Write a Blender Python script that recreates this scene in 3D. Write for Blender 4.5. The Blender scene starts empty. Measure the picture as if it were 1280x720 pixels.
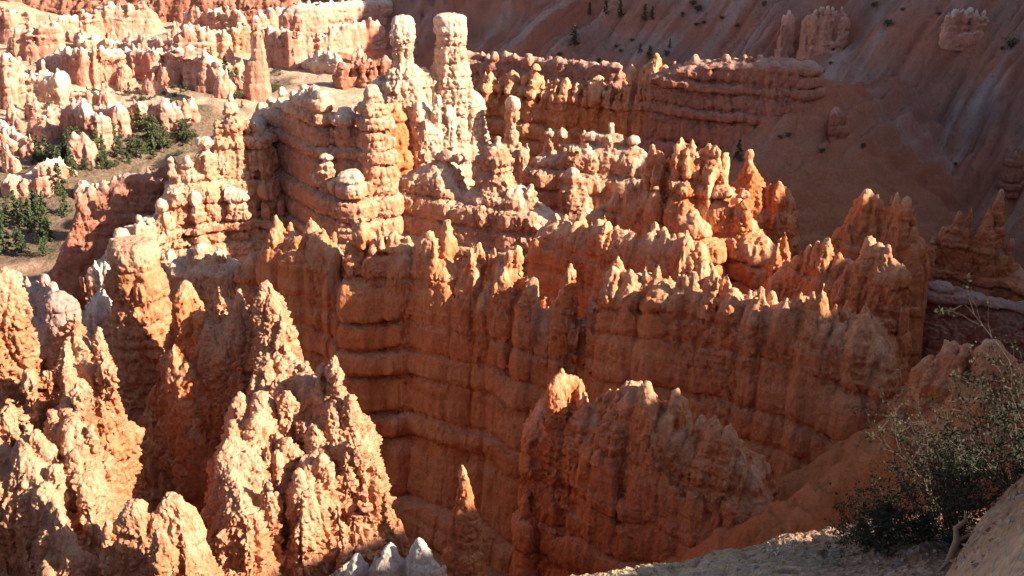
import bpy, math, random
import numpy as np

# ------------------------------------------------------------------ camera, sky, sun, exposure
C = bpy.context.scene
PITCH, HFOV = 20.0, 50.0
FPX = 640.0 / math.tan(math.radians(HFOV / 2))
cam_d = bpy.data.cameras.new('camera'); cam = bpy.data.objects.new('camera', cam_d)
C.collection.objects.link(cam)
cam.location = (0, 0, 0); cam.rotation_euler = (math.radians(90 - PITCH), 0, 0)
cam_d.sensor_width = 36; cam_d.angle = math.radians(HFOV)
cam_d.clip_start = 0.1; cam_d.clip_end = 6000
C.camera = cam

SUN_EL, SUN_AZ = 28.0, -18.0            # degrees above the horizon; degrees from +X towards +Y
SX = math.cos(math.radians(SUN_EL)) * math.cos(math.radians(SUN_AZ))
SY = math.cos(math.radians(SUN_EL)) * math.sin(math.radians(SUN_AZ))
SZ = math.sin(math.radians(SUN_EL))
world = bpy.data.worlds.new('World'); C.world = world; world.use_nodes = True
wn = world.node_tree.nodes; wl = world.node_tree.links
bg = wn['Background']; bg.inputs['Strength'].default_value = 0.075
sky = wn.new('ShaderNodeTexSky'); sky.sky_type = 'NISHITA'; sky.sun_disc = False
sky.sun_elevation = math.radians(SUN_EL); sky.sun_rotation = math.atan2(SX, SY)
sky.altitude = 2400; sky.air_density = 1.0; sky.dust_density = 6.0; sky.ozone_density = 0.3
wl.new(sky.outputs[0], bg.inputs['Color'])
sun_d = bpy.data.lights.new('sun', 'SUN'); sun_d.energy = 5.0; sun_d.angle = math.radians(0.5)
sun_d.color = (1.0, 0.89, 0.74)
sun = bpy.data.objects.new('sun', sun_d); C.collection.objects.link(sun)
from mathutils import Vector
sun.rotation_euler = Vector((SX, SY, SZ)).to_track_quat('Z', 'Y').to_euler()
C.view_settings.view_transform = 'Standard'; C.view_settings.look = 'None'
C.view_settings.exposure = 1.58; C.view_settings.gamma = 1.0
C.view_settings.use_curve_mapping = False
C.cycles.max_bounces = 8; C.cycles.diffuse_bounces = 6; C.cycles.glossy_bounces = 2
C.cycles.transmission_bounces = 2; C.cycles.volume_bounces = 0
C.cycles.use_denoising = True
C.cycles.sample_clamp_indirect = 6.0

# ------------------------------------------------------------------ geometry of the view
CP, SP = math.cos(math.radians(PITCH)), math.sin(math.radians(PITCH))
def ray(px, py):
    cx = (px - 640) / FPX; cy = (360 - py) / FPX
    return np.array([cx, CP + cy * SP, -SP + cy * CP])
def at(px, py, Y):
    """world point seen at pixel (px, py) of the 1280x720 photograph, Y metres ahead"""
    d = ray(px, py); return d * (Y / d[1])
def m_per_px(px, py, Y):
    d = ray(px, py); return (Y / d[1]) / FPX

# ------------------------------------------------------------------ noise
_rng = np.random.RandomState(11)
_PERM = np.tile(_rng.permutation(256).astype(np.int32), 3)
_g = _rng.normal(size=(256, 3)); _GRAD = (_g / np.linalg.norm(_g, axis=1)[:, None]).astype(np.float32)
def pnoise(x, y, z):
    """gradient noise about -1..1 over float arrays of one shape"""
    x = np.asarray(x, np.float32); y = np.asarray(y, np.float32); z = np.asarray(z, np.float32)
    xf = np.floor(x); yf = np.floor(y); zf = np.floor(z)
    xi = xf.astype(np.int32) & 255; yi = yf.astype(np.int32) & 255; zi = zf.astype(np.int32) & 255
    fx = x - xf; fy = y - yf; fz = z - zf
    u = fx * fx * fx * (fx * (fx * 6 - 15) + 10); v = fy * fy * fy * (fy * (fy * 6 - 15) + 10)
    w = fz * fz * fz * (fz * (fz * 6 - 15) + 10)
    out = np.zeros(x.shape, np.float32)
    for dx in (0, 1):
        px = _PERM[xi + dx]; wx = u if dx else 1 - u
        for dy in (0, 1):
            pxy = _PERM[px + yi + dy]; wy = wx * (v if dy else 1 - v)
            for dz in (0, 1):
                g = _GRAD[_PERM[pxy + zi + dz]]
                out += wy * (w if dz else 1 - w) * (g[..., 0] * (fx - dx) + g[..., 1] * (fy - dy) + g[..., 2] * (fz - dz))
    return out * 1.6
def fbm(x, y, z, wl, octs, gain=0.5):
    s = np.zeros(np.shape(x), np.float32); a = 1.0; f = 1.0 / wl
    for k in range(octs):
        s += a * pnoise(x * f + 17.3 * k, y * f - 9.1 * k, z * f + 4.7 * k); a *= gain; f *= 2.03
    return s
def sstep(a, b, x):
    t = np.clip((x - a) / (b - a), 0, 1); return t * t * (3 - 2 * t)

# beds of harder and softer rock, the same levels through the whole canyon
_zt = np.arange(-140, 60, 0.1); _S = np.zeros_like(_zt); _zz = -140.0; _r = np.random.RandomState(5)
while _zz < 60:
    th = _r.choice([1.4, 2.2, 3.0, 4.0, 5.2, 6.4], p=[.1, .2, .25, .2, .15, .1]) * _r.uniform(.85, 1.15)
    hard = _r.uniform(-0.5, 0.35); t = (_zt - _zz) / th; k = (t >= 0) & (t < 1)
    _S[k] = hard + 0.85 * (1 - np.abs(2 * t[k] - 1) ** 4.5) - 0.5
    _zz += th
def strata(z): return np.interp(z, _zt, _S).astype(np.float32)

# ------------------------------------------------------------------ object helpers
def link_mesh(name, V, F, mat, parent=None, attr=None, normals=None, smooth=True):
    me = bpy.data.meshes.new(name); V = np.ascontiguousarray(V, np.float32); F = np.asarray(F, np.int32)
    n = F.shape[1]
    me.vertices.add(len(V)); me.vertices.foreach_set('co', V.ravel())
    me.loops.add(F.size); me.loops.foreach_set('vertex_index', F.ravel())
    me.polygons.add(len(F)); me.polygons.foreach_set('loop_start', np.arange(0, F.size, n, dtype=np.int32))
    me.update(calc_edges=True)
    me.polygons.foreach_set('use_smooth', np.full(len(F), smooth, dtype=bool))
    for k, a in (attr or {}).items():
        if a.ndim == 1:
            at_ = me.attributes.new(k, 'FLOAT', 'POINT'); at_.data.foreach_set('value', np.ascontiguousarray(a, np.float32))
        else:
            at_ = me.attributes.new(k, 'FLOAT_COLOR', 'POINT'); at_.data.foreach_set('color', np.ascontiguousarray(a, np.float32).ravel())
    me.validate()
    if normals is not None:
        me.normals_split_custom_set_from_vertices(np.ascontiguousarray(normals, np.float32))
    if mat: me.materials.append(mat)
    o = bpy.data.objects.new(name, me); C.collection.objects.link(o)
    if parent is not None: o.parent = parent
    return o
def empty(name, loc):
    o = bpy.data.objects.new(name, None); C.collection.objects.link(o); o.location = loc; o.empty_display_size = 0.5
    return o
def tag(o, label=None, cat=None, group=None, kind=None):
    if label: o['label'] = label
    if cat: o['category'] = cat
    if group: o['group'] = group
    if kind: o['kind'] = kind
    return o
def copy_tree(o):
    r = o.copy(); C.collection.objects.link(r)
    for ch in list(o.children):
        c = ch.copy(); C.collection.objects.link(c); c.parent = r
    return r

# ------------------------------------------------------------------ materials
def nodes_of(name):
    m = bpy.data.materials.new(name); m.use_nodes = True; nt = m.node_tree
    b = nt.nodes['Principled BSDF']; b.inputs['Roughness'].default_value = 0.92
    b.inputs['Specular IOR Level'].default_value = 0.15
    return m, nt, b
class G:
    """small node graph writer"""
    def __init__(s, nt): s.nt = nt
    def n(s, t, **kw):
        o = s.nt.nodes.new(t)
        for k, v in kw.items(): setattr(o, k, v)
        return o
    def l(s, a, b): s.nt.links.new(a, b)
    def val(s, sock, v):
        if hasattr(v, 'is_linked') or hasattr(v, 'node'): s.l(v, sock)
        else: sock.default_value = v
    def math(s, op, a, b=0.0, c=0.0, clamp=False):
        o = s.n('ShaderNodeMath', operation=op, use_clamp=clamp)
        s.val(o.inputs[0], a); s.val(o.inputs[1], b); s.val(o.inputs[2], c); return o.outputs[0]
    def noise(s, vec, scale, detail=4, rough=0.55, dist=0.0):
        o = s.n('ShaderNodeTexNoise'); s.l(vec, o.inputs['Vector'])
        o.inputs['Scale'].default_value = scale; o.inputs['Detail'].default_value = detail
        o.inputs['Roughness'].default_value = rough; o.inputs['Distortion'].default_value = dist
        return o.outputs['Fac']
    def mapr(s, v, a, b, c=0.0, d=1.0):
        o = s.n('ShaderNodeMapRange'); o.clamp = True
        s.l(v, o.inputs[0]); o.inputs[1].default_value = a; o.inputs[2].default_value = b
        o.inputs[3].default_value = c; o.inputs[4].default_value = d; return o.outputs[0]
    def mix(s, f, a, b, mode='MIX'):
        o = s.n('ShaderNodeMix', data_type='RGBA', blend_type=mode)
        s.val(o.inputs[0], f)
        for i, v in ((6, a), (7, b)):
            if isinstance(v, tuple): o.inputs[i].default_value = (*v, 1)
            else: s.l(v, o.inputs[i])
        return o.outputs[2]
    def ramp(s, f, stops, interp='LINEAR'):
        o = s.n('ShaderNodeValToRGB'); s.l(f, o.inputs[0]); cr = o.color_ramp; cr.interpolation = interp
        while len(cr.elements) < len(stops): cr.elements.new(0.5)
        for e, (p, c) in zip(cr.elements, stops): e.position = p; e.color = (*c, 1)
        return o.outputs[0]
    def vmul(s, vec, xyz):
        o = s.n('ShaderNodeVectorMath', operation='MULTIPLY'); s.l(vec, o.inputs[0]); o.inputs[1].default_value = xyz
        return o.outputs[0]

def rock_material(name, lo, mid, hi, band, cap, cap_amt=0.8, px=0.13, bump=1.0, streak=0.35):
    """banded limestone: three mixed hues, bed tints by height, pale weathered crust near the tops; px = metres a pixel covers"""
    m, nt, b = nodes_of(name); g = G(nt)
    pos = g.n('ShaderNodeNewGeometry'); P = pos.outputs['Position']
    sep = g.n('ShaderNodeSeparateXYZ'); g.l(P, sep.inputs[0])
    big = g.noise(P, 0.06, 3, 0.5); med = g.noise(P, 0.35, 5, 0.6); fine = g.noise(P, 0.35 / px, 4, 0.65)
    vert = g.noise(g.vmul(P, (1.0, 1.0, 0.10)), 0.9, 4, 0.6)
    col = g.mix(g.mapr(med, 0.3, 0.7), lo, mid)
    col = g.mix(g.mapr(big, 0.38, 0.66, 0, .75), col, hi)
    zz = g.math('ADD', sep.outputs[2], g.math('MULTIPLY', g.math('SUBTRACT', g.noise(P, 0.035, 3), 0.5), 9.0))
    cz = g.n('ShaderNodeCombineXYZ'); g.l(g.math('MULTIPLY', zz, 0.23), cz.inputs[2])
    bands = g.noise(cz.outputs[0], 1.0, 3, 0.7)
    col = g.mix(g.mapr(bands, 0.5, 0.64, 0, .75), col, band)
    cz2 = g.n('ShaderNodeCombineXYZ'); g.l(g.math('MULTIPLY_ADD', zz, 0.41, 7.7), cz2.inputs[2])
    col = g.mix(g.mapr(g.noise(cz2.outputs[0], 1.0, 2, 0.6), 0.54, 0.66, 0, .65), col, tuple(c * f for c, f in zip(lo, (.86, .72, .70))))
    col = g.mix(g.mapr(g.noise(g.vmul(P, (1.0, 1.0, 0.06)), 0.55, 3, 0.6), 0.60, 0.72, 0, .45), col, tuple(0.55 * c for c in lo))
    col = g.mix(g.mapr(vert, 0.52, 0.72, 0, streak), col, tuple(0.6 * c for c in lo))
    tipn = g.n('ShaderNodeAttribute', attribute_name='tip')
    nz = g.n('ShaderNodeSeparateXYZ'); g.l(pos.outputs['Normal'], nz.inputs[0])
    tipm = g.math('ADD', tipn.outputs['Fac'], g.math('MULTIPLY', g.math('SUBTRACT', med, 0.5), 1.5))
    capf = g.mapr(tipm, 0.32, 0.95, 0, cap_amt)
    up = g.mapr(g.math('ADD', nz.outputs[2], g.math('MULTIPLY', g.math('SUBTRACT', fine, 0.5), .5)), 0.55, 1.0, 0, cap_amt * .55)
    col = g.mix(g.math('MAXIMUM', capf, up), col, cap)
    col = g.mix(1.0, col, g.ramp(fine, [(0.3, (.78, .77, .76)), (0.7, (1.12, 1.12, 1.12))]), 'MULTIPLY')
    g.l(col, b.inputs['Base Color'])
    # relief too small for the mesh
    pit = g.n('ShaderNodeTexVoronoi', feature='SMOOTH_F1'); g.l(g.vmul(P, (1, 1, 0.55)), pit.inputs['Vector'])
    pit.inputs['Scale'].default_value = 0.16 / px
    h = g.math('ADD', g.math('MULTIPLY', g.noise(g.vmul(P, (1, 1, 0.45)), 0.10 / px, 6, 0.72), 1.0), g.math('MULTIPLY', pit.outputs['Distance'], 0.4))
    bp = g.n('ShaderNodeBump'); g.l(h, bp.inputs['Height'])
    bp.inputs['Strength'].default_value = min(1.0, 0.85 * bump); bp.inputs['Distance'].default_value = 5.5 * px * bump
    g.l(bp.outputs[0], b.inputs['Normal'])
    return m

M = {}
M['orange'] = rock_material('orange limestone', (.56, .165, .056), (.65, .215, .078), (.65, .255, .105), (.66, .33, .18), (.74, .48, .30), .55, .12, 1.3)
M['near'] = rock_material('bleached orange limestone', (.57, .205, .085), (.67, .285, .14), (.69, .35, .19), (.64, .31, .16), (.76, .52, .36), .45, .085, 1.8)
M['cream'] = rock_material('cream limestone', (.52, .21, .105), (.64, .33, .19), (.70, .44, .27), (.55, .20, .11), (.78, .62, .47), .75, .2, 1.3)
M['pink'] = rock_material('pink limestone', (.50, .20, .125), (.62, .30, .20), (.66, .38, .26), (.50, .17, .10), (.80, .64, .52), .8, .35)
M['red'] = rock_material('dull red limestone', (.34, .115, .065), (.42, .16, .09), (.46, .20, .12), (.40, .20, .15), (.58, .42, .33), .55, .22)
M['violet'] = rock_material('shade-toned violet limestone', (.40, .22, .17), (.46, .27, .22), (.50, .32, .27), (.44, .20, .15), (.56, .42, .36), .5, .16)  # pale rock toned darker and violet, shade put into its colour
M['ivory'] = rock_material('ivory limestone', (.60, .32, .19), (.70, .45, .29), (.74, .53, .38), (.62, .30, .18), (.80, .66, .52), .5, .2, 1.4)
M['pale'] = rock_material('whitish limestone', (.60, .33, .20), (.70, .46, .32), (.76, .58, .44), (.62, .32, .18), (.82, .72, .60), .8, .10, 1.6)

# ------------------------------------------------------------------ the ground of the canyon
def seg_dist(x, y, pts):
    """plan distance to a polyline of 3D points, and the polyline's height at the nearest place"""
    d = np.full(np.shape(x), 1e9, np.float32); zs = np.zeros(np.shape(x), np.float32)
    for a, b in zip(pts[:-1], pts[1:]):
        ex, ey = b[0] - a[0], b[1] - a[1]; L = max(ex * ex + ey * ey, 1e-6)
        t = np.clip(((x - a[0]) * ex + (y - a[1]) * ey) / L, 0, 1)
        dd = np.hypot(x - a[0] - t * ex, y - a[1] - t * ey); k = dd < d
        d = np.where(k, dd, d); zs = np.where(k, a[2] + t * (b[2] - a[2]), zs)
    return d, zs
TALUS = [at(1250, 480, 118), at(1150, 515, 112), at(1090, 558, 106), at(1020, 612, 100), at(962, 652, 96)]
SPUR = [at(1004, 80, 283), at(1060, 100, 297), at(1125, 108, 322)]
SLN = np.array([0.80, 0.60]); SLP = np.array([85.0, 285.0])
RIM = [(-60, -40, 4), (10, -6, 0), (60, 20, -9), (118, 56, -8), (142, 88, -3), (207, 146, 20), (272, 208, 76), (360, 255, 108), (480, 320, 125)]
def slope_s(x, y): return SLN[0] * (x - SLP[0]) + SLN[1] * (y - SLP[1])
def ground(x, y, fine=True):
    x = np.asarray(x, np.float32); y = np.asarray(y, np.float32); o = np.zeros_like(x)
    n1 = fbm(x, y, o, 60, 3)
    fl = np.interp(y, [0, 250, 300, 400, 470, 600, 800, 1000, 1600], [-106, -104, -97, -88, -79, -73, -48, 10, 60]).astype(np.float32)
    h = fl + 3.0 * n1 * sstep(150, 320, y)
    # low mounds of the left valley
    h += sstep(300, 360, y) * 11.0 * np.maximum(0, fbm(x + 50, y, o, 75, 2)) ** 1.0
    # great slope on the right, furrowed along its fall line
    s = slope_s(x, y); c = -SLN[1] * (x - SLP[0]) + SLN[0] * (y - SLP[1])
    wob = 14 * fbm(x, y, o + 3, 90, 2)
    gul = np.abs(pnoise((c + wob) / 34, s / 260, o + 1.5)) + 0.45 * np.abs(pnoise((c + wob) / 13, s / 130, o + 7)) + .2 * np.abs(pnoise((c + wob) / 5.5, s / 60, o + 9))
    amp = 15.0 * sstep(0, 60, s)
    hs = -107 + 0.70 * s + 0.0012 * np.maximum(s, 0) ** 2 + amp * (gul - .55) + 5 * fbm(x, y, o + 11, 45, 3) * sstep(10, 60, s)
    bench = pnoise(x / 55, y / 55, o + 21)
    hs += 1.1 * np.sin((hs + 6 * bench) / 2.4) * sstep(-.1, .4, pnoise(x / 40, y / 40, o + 27))
    hs = np.minimum(hs, 75 + 6 * n1)
    k = 6.0; h = np.maximum(h, hs) + np.maximum(k - np.abs(h - hs), 0) ** 2 / (4 * k)
    d, zt = seg_dist(x, y, SPUR)
    hp = zt - 1.1 * np.maximum(d - 2, 0) + (amp * .4 + 3) * (gul - .55) + 2.5 * fbm(x, y, o + 8, 20, 4)
    hp = hp + 1.5 * np.sin((hp + 3 * bench) * 1.15) * sstep(-.2, .3, pnoise(x / 30, y / 30, o + 71)) + 1.6 * (np.abs(pnoise(c / 6, s / 60, o + 73)) - .25)
    h = np.maximum(h, hp)
    # rim of the canyon, unseen right of and behind camera, heights shaped for its shadow
    d, zr = seg_dist(x, y, RIM)
    hr = zr - np.maximum(d - 8, 0) * 1.15 - 0.0 * d
    h = np.maximum(h, hr + 2.0 * fbm(x, y, o + 5, 18, 3) * sstep(10, 30, d))
    # plateau behind
    yy = np.interp(x, [-400, -60, 10, 60, 118, 170, 240, 330, 460], [-160, -40, -6, 22, 60, 110, 180, 240, 310])
    h = np.where(y < yy, np.maximum(h, np.interp(x, [-400, -60, 10, 118, 240, 460], [8, 4, 0, 12, 25, 80]) - .02 * d - 1.7), h)
    # talus spur below the right end of the long fin
    d, zt = seg_dist(x, y, TALUS)
    ht = zt - 1.0 * np.maximum(d - 1.5, 0) + 1.8 * fbm(x, y, o + 8, 9, 5, .62) - .8 * np.maximum(0, .2 - np.abs(pnoise((x + y) / 3.5, (x - y) / 14, o + 61))) / .2
    h = np.maximum(h, ht)
    rill = np.maximum(0, .25 - np.abs(pnoise((c + .5 * wob) / 6.5, s / 45, o + 81))) / .25 + .6 * np.maximum(0, .25 - np.abs(pnoise((c + .3 * wob) / 2.9, s / 22, o + 83))) / .25
    h = h - 1.3 * rill * sstep(0, 25, np.maximum(s, 60 - seg_dist(x, y, SPUR)[0])) * (y > 150)
    if fine: h = h + (.55 + .75 * sstep(0, 30, s)) * fbm(x, y, o + 2, 9, 5, .6) * sstep(60, 120, y)
    return h
def ground_hit(px, py, y0=60.0, y1=1200.0):
    d = ray(px, py); Y = np.linspace(y0, y1, 1600); P = d[None] * (Y / d[1])[:, None]
    k = np.nonzero(P[:, 2] < ground(P[:, 0], P[:, 1]))[0]
    return P[k[0]] if len(k) else P[-1]

GROVE_SHADE = [(*ground_hit(20, 290)[:2], 42), (*ground_hit(50, 250)[:2], 36), (*ground_hit(100, 205)[:2], 36), (*ground_hit(150, 188)[:2], 40), (*ground_hit(225, 165)[:2], 32), (*ground_hit(205, 178)[:2], 26), (*ground_hit(300, 108)[:2], 30)]
def polar(name, rr, az, hf, mat, attrf):
    A, R = np.meshgrid(az, rr); x = R * np.sin(A); y = R * np.cos(A)
    z = hf(x, y); nr, na = R.shape; idx = np.arange(nr * na).reshape(nr, na)
    F = np.stack([idx[:-1, :-1], idx[:-1, 1:], idx[1:, 1:], idx[1:, :-1]], -1).reshape(-1, 4)[:, ::-1]
    V = np.stack([x, y, z], -1).reshape(-1, 3)
    return link_mesh(name, V, F, mat, attr=attrf(V[:, 0], V[:, 1], V[:, 2]))

def ground_attr(x, y, z):
    s = slope_s(x, y); c = -SLN[1] * (x - SLP[0]) + SLN[0] * (y - SLP[1]); o = np.zeros_like(x)
    wob = 14 * fbm(x, y, o + 3, 90, 2)
    slope = sstep(-5, 18, s)
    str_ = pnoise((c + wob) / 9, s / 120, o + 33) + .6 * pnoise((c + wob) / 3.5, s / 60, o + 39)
    d, _ = seg_dist(x, y, SPUR); slope = np.maximum(slope, 1 - sstep(50, 75, d))
    d, _ = seg_dist(x, y, TALUS); tal = 1 - sstep(14, 30, d)
    grove_shade = 1 - sstep(.55, 1.0, np.min([np.hypot((x - gx) / gr, (y - gy) / gr) for gx, gy, gr in GROVE_SHADE], axis=0) + .5 * pnoise(x / 12, y / 12, o + 51))  # mask for valley soil painted with litter tone and shade
    return {'slope': slope, 'grove': grove_shade, 'streak': str_, 'talus': tal, 'tip': o}

def terrain_material():
    m, nt, b = nodes_of('canyon soil'); g = G(nt)
    geo = g.n('ShaderNodeNewGeometry'); P = geo.outputs['Position']
    sep = g.n('ShaderNodeSeparateXYZ'); g.l(P, sep.inputs[0])
    A = lambda k: g.n('ShaderNodeAttribute', attribute_name=k).outputs['Fac']
    med = g.noise(P, 0.12, 5, 0.6); fine = g.noise(P, 0.9, 5, 0.65); big = g.noise(P, 0.02, 3)
    valley = g.mix(g.mapr(med, .35, .65), (.50, .30, .19), (.60, .42, .29))
    valley = g.mix(g.mapr(fine, .56, .70, 0, .75), valley, (.20, .19, .10))
    valley = g.mix(A('grove'), valley, g.mix(g.mapr(fine, .4, .6), (.13, .095, .055), (.24, .15, .10)))  # soil darkened for litter and to stand in for shade around the trees
    # slope: red beds below, greyer and paler towards the top, light streaks down the fall line
    zz = g.math('ADD', sep.outputs[2], g.math('MULTIPLY', g.math('SUBTRACT', big, .5), 26.0))
    zf = g.mapr(zz, -110, 0)
    sl = g.ramp(zf, [(0, (.25, .12, .09)), (.18, (.31, .145, .10)), (.32, (.39, .135, .075)), (.46, (.30, .165, .12)), (.56, (.40, .14, .08)), (.66, (.32, .18, .135)), (.80, (.35, .26, .205)), (1, (.38, .31, .25))])
    sl = g.mix(g.mapr(g.noise(P, .045, 5, .65), .42, .62, 0, .55), sl, (.46, .19, .11))
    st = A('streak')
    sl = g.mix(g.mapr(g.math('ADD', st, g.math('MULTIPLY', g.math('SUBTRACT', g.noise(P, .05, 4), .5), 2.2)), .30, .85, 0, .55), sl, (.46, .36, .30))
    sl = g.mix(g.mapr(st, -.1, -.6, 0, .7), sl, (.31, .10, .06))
    sl = g.mix(g.mapr(fine, .58, .68, 0, .5), sl, (.15, .11, .075))
    col = g.mix(A('slope'), valley, sl)
    deep = g.mapr(sep.outputs[1], 235, 300)
    col = g.mix(deep, g.mix(med, (.42, .16, .07), (.56, .25, .12)), col)
    col = g.mix(A('talus'), col, g.mix(g.mapr(med, .35, .65), (.54, .145, .045), (.60, .19, .068)))
    col = g.mix(1.0, col, g.ramp(g.noise(P, 2.2, 4, .65), [(.3, (.8, .8, .8)), (.7, (1.1, 1.1, 1.1))]), 'MULTIPLY')
    g.l(col, b.inputs['Base Color'])
    bp = g.n('ShaderNodeBump'); g.l(g.noise(P, 0.5, 7, .68), bp.inputs['Height']); bp.inputs['Strength'].default_value = .8
    bp.inputs['Distance'].default_value = 1.6; g.l(bp.outputs[0], b.inputs['Normal'])
    return m
azd = np.radians(np.concatenate([np.linspace(-180, -29, 60), np.linspace(-28.5, 28.5, 1050), np.linspace(29, 180, 90)]))
rr = np.concatenate([np.geomspace(26, 60, 40), np.arange(61, 235, 0.9), np.arange(235, 520, 1.05), np.geomspace(521, 2500, 180)])
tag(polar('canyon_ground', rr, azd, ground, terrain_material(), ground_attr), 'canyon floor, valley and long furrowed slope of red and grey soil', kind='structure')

# ---- the rim slope at the photographer's feet
def crest(px_list):
    a = [(math.atan((p[0] - 640) / FPX / ray(p[0], p[1])[1]), *at(*p)) for p in px_list]
    return np.array(a)
CR1 = crest([(-400, 900, 7), (300, 840, 7), (600, 760, 7.6), (740, 722, 8.2), (850, 702, 8.8), (960, 674, 9.6), (1060, 656, 10.6), (1160, 640, 11), (1300, 640, 11), (1700, 600, 11)])
CR2 = crest([(-400, 1500, 4), (1000, 950, 4.6), (1120, 790, 5.2), (1180, 728, 5.6), (1215, 672, 6.2), (1250, 630, 6.8), (1290, 596, 7.4), (1500, 520, 8), (2000, 480, 8)])
def rim_slope(x, y):
    o = np.zeros_like(x); r = np.maximum(y, 0.5); a = np.arctan2(x, np.maximum(y, .3))
    out = []
    for cr, s, drop in ((CR1, .46, 1.3), (CR2, .50, 1.1)):
        Yc = np.interp(a, cr[:, 0], cr[:, 2]); zc = np.interp(a, cr[:, 0], cr[:, 3])
        t = Yc - y
        zz = zc + np.where(t > 0, s * t, drop * t * (0.35 + 0.65 * np.clip(-t / 1.2, 0, 1)))
        out.append(np.where(y < .3, np.minimum(zz, -1.6), zz))
    h = np.maximum(*out)
    h = h + .08 * fbm(x, y, o, 1.1, 3) + .04 * fbm(x, y, o + 4, .3, 4, .65) - .07 * np.maximum(0, .1 - np.abs(pnoise(x / .6, y / .6, o + 2))) / .1
    return np.where(y < 1.2, np.minimum(h, -1.65 + .05 * pnoise(x, y, o)), h)
def rim_material():
    m, nt, b = nodes_of('rim gravel'); g = G(nt); P = g.n('ShaderNodeNewGeometry').outputs['Position']
    n1 = g.noise(P, .9, 4); n2 = g.noise(P, 9, 5, .7)
    pebble = g.n('ShaderNodeTexVoronoi'); g.l(P, pebble.inputs['Vector']); pebble.inputs['Scale'].default_value = 22
    sepc = g.n('ShaderNodeSeparateColor'); g.l(pebble.outputs['Color'], sepc.inputs[0])
    sx = g.n('ShaderNodeSeparateXYZ'); g.l(P, sx.inputs[0])
    col = g.mix(g.mapr(g.math('ADD', sx.outputs[0], g.math('MULTIPLY', n1, 2.0)), 2.6, 4.8), (.52, .34, .19), (.25, .10, .045))
    col = g.mix(g.mapr(n2, .4, .7, 0, .6), col, (.15, .10, .07))
    col = g.mix(g.mapr(sepc.outputs[0], .7, 1, 0, .6), col, (.42, .36, .31))
    g.l(col, b.inputs['Base Color'])
    bp = g.n('ShaderNodeBump'); g.l(g.math('ADD', pebble.outputs['Distance'], n2), bp.inputs['Height'])
    bp.inputs['Strength'].default_value = .9; bp.inputs['Distance'].default_value = .04; g.l(bp.outputs[0], b.inputs['Normal'])
    return m
tag(polar('rim_slope', np.concatenate([np.linspace(1.2, 4, 40), np.linspace(4.05, 14, 260), np.geomspace(14.2, 40, 30)]),
      np.radians(np.concatenate([np.linspace(-80, -5, 30), np.linspace(-4, 29, 520), np.linspace(30, 85, 30)])), rim_slope, rim_material(), lambda x, y, z: {}),
    'grey and brown gravel slope at the edge of the overlook', kind='structure')

# ------------------------------------------------------------------ rock: an implicit body meshed at the detail its distance needs
def surface_nets(f):
    s = f < 0; nx, ny, nz = f.shape
    c = np.zeros((nx - 1, ny - 1, nz - 1), np.int8)
    for i in (0, 1):
        for j in (0, 1):
            for k in (0, 1): c += s[i:nx - 1 + i, j:ny - 1 + j, k:nz - 1 + k]
    ci, cj, ck = np.nonzero((c > 0) & (c < 8)); N = len(ci)
    idx = np.full(c.shape, -1, np.int32); idx[ci, cj, ck] = np.arange(N)
    corner = [(i, j, k) for i in (0, 1) for j in (0, 1) for k in (0, 1)]
    val = {q: f[ci + q[0], cj + q[1], ck + q[2]] for q in corner}
    acc = np.zeros((N, 3), np.float32); cnt = np.zeros(N, np.float32)
    for q in corner:
        for ax in range(3):
            if q[ax] == 0:
                p = list(q); p[ax] = 1; a, b = val[q], val[tuple(p)]; m = (a < 0) != (b < 0)
                t = np.where(m, a / np.where(m, a - b, 1), 0)
                for d in range(3): acc[:, d] += np.where(m, t if d == ax else q[d], 0)
                cnt += m
    V = acc / cnt[:, None] + np.stack([ci, cj, ck], 1)
    quads = []
    for ax in range(3):
        o1, o2 = [(1, 2), (2, 0), (0, 1)][ax]
        sl0 = [slice(None)] * 3; sl1 = [slice(None)] * 3; sl0[ax] = slice(0, -1); sl1[ax] = slice(1, None)
        a = s[tuple(sl0)]; b = s[tuple(sl1)]; e = np.nonzero(a != b); e = [np.asarray(q) for q in e]
        ok = (e[o1] > 0) & (e[o1] < f.shape[o1] - 1) & (e[o2] > 0) & (e[o2] < f.shape[o2] - 1)
        e = [q[ok] for q in e]; fl = a[tuple(e)]
        def cell(d1, d2):
            q = [e[0].copy(), e[1].copy(), e[2].copy()]; q[o1] -= d1; q[o2] -= d2
            return idx[tuple(q)]
        Q = np.stack([cell(1, 1), cell(0, 1), cell(0, 0), cell(1, 0)], 1)
        quads.append(np.where(fl[:, None], Q, Q[:, ::-1]))
    return V, np.concatenate(quads)
def vnormals(V, F):
    n = np.cross(V[F[:, 2]] - V[F[:, 0]], V[F[:, 3]] - V[F[:, 1]]); out = np.zeros_like(V)
    for k in range(4):
        for d in range(3): out[:, d] += np.bincount(F[:, k], n[:, d], len(V)).astype(np.float32)
    return out / np.maximum(np.linalg.norm(out, axis=1), 1e-9)[:, None]

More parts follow.
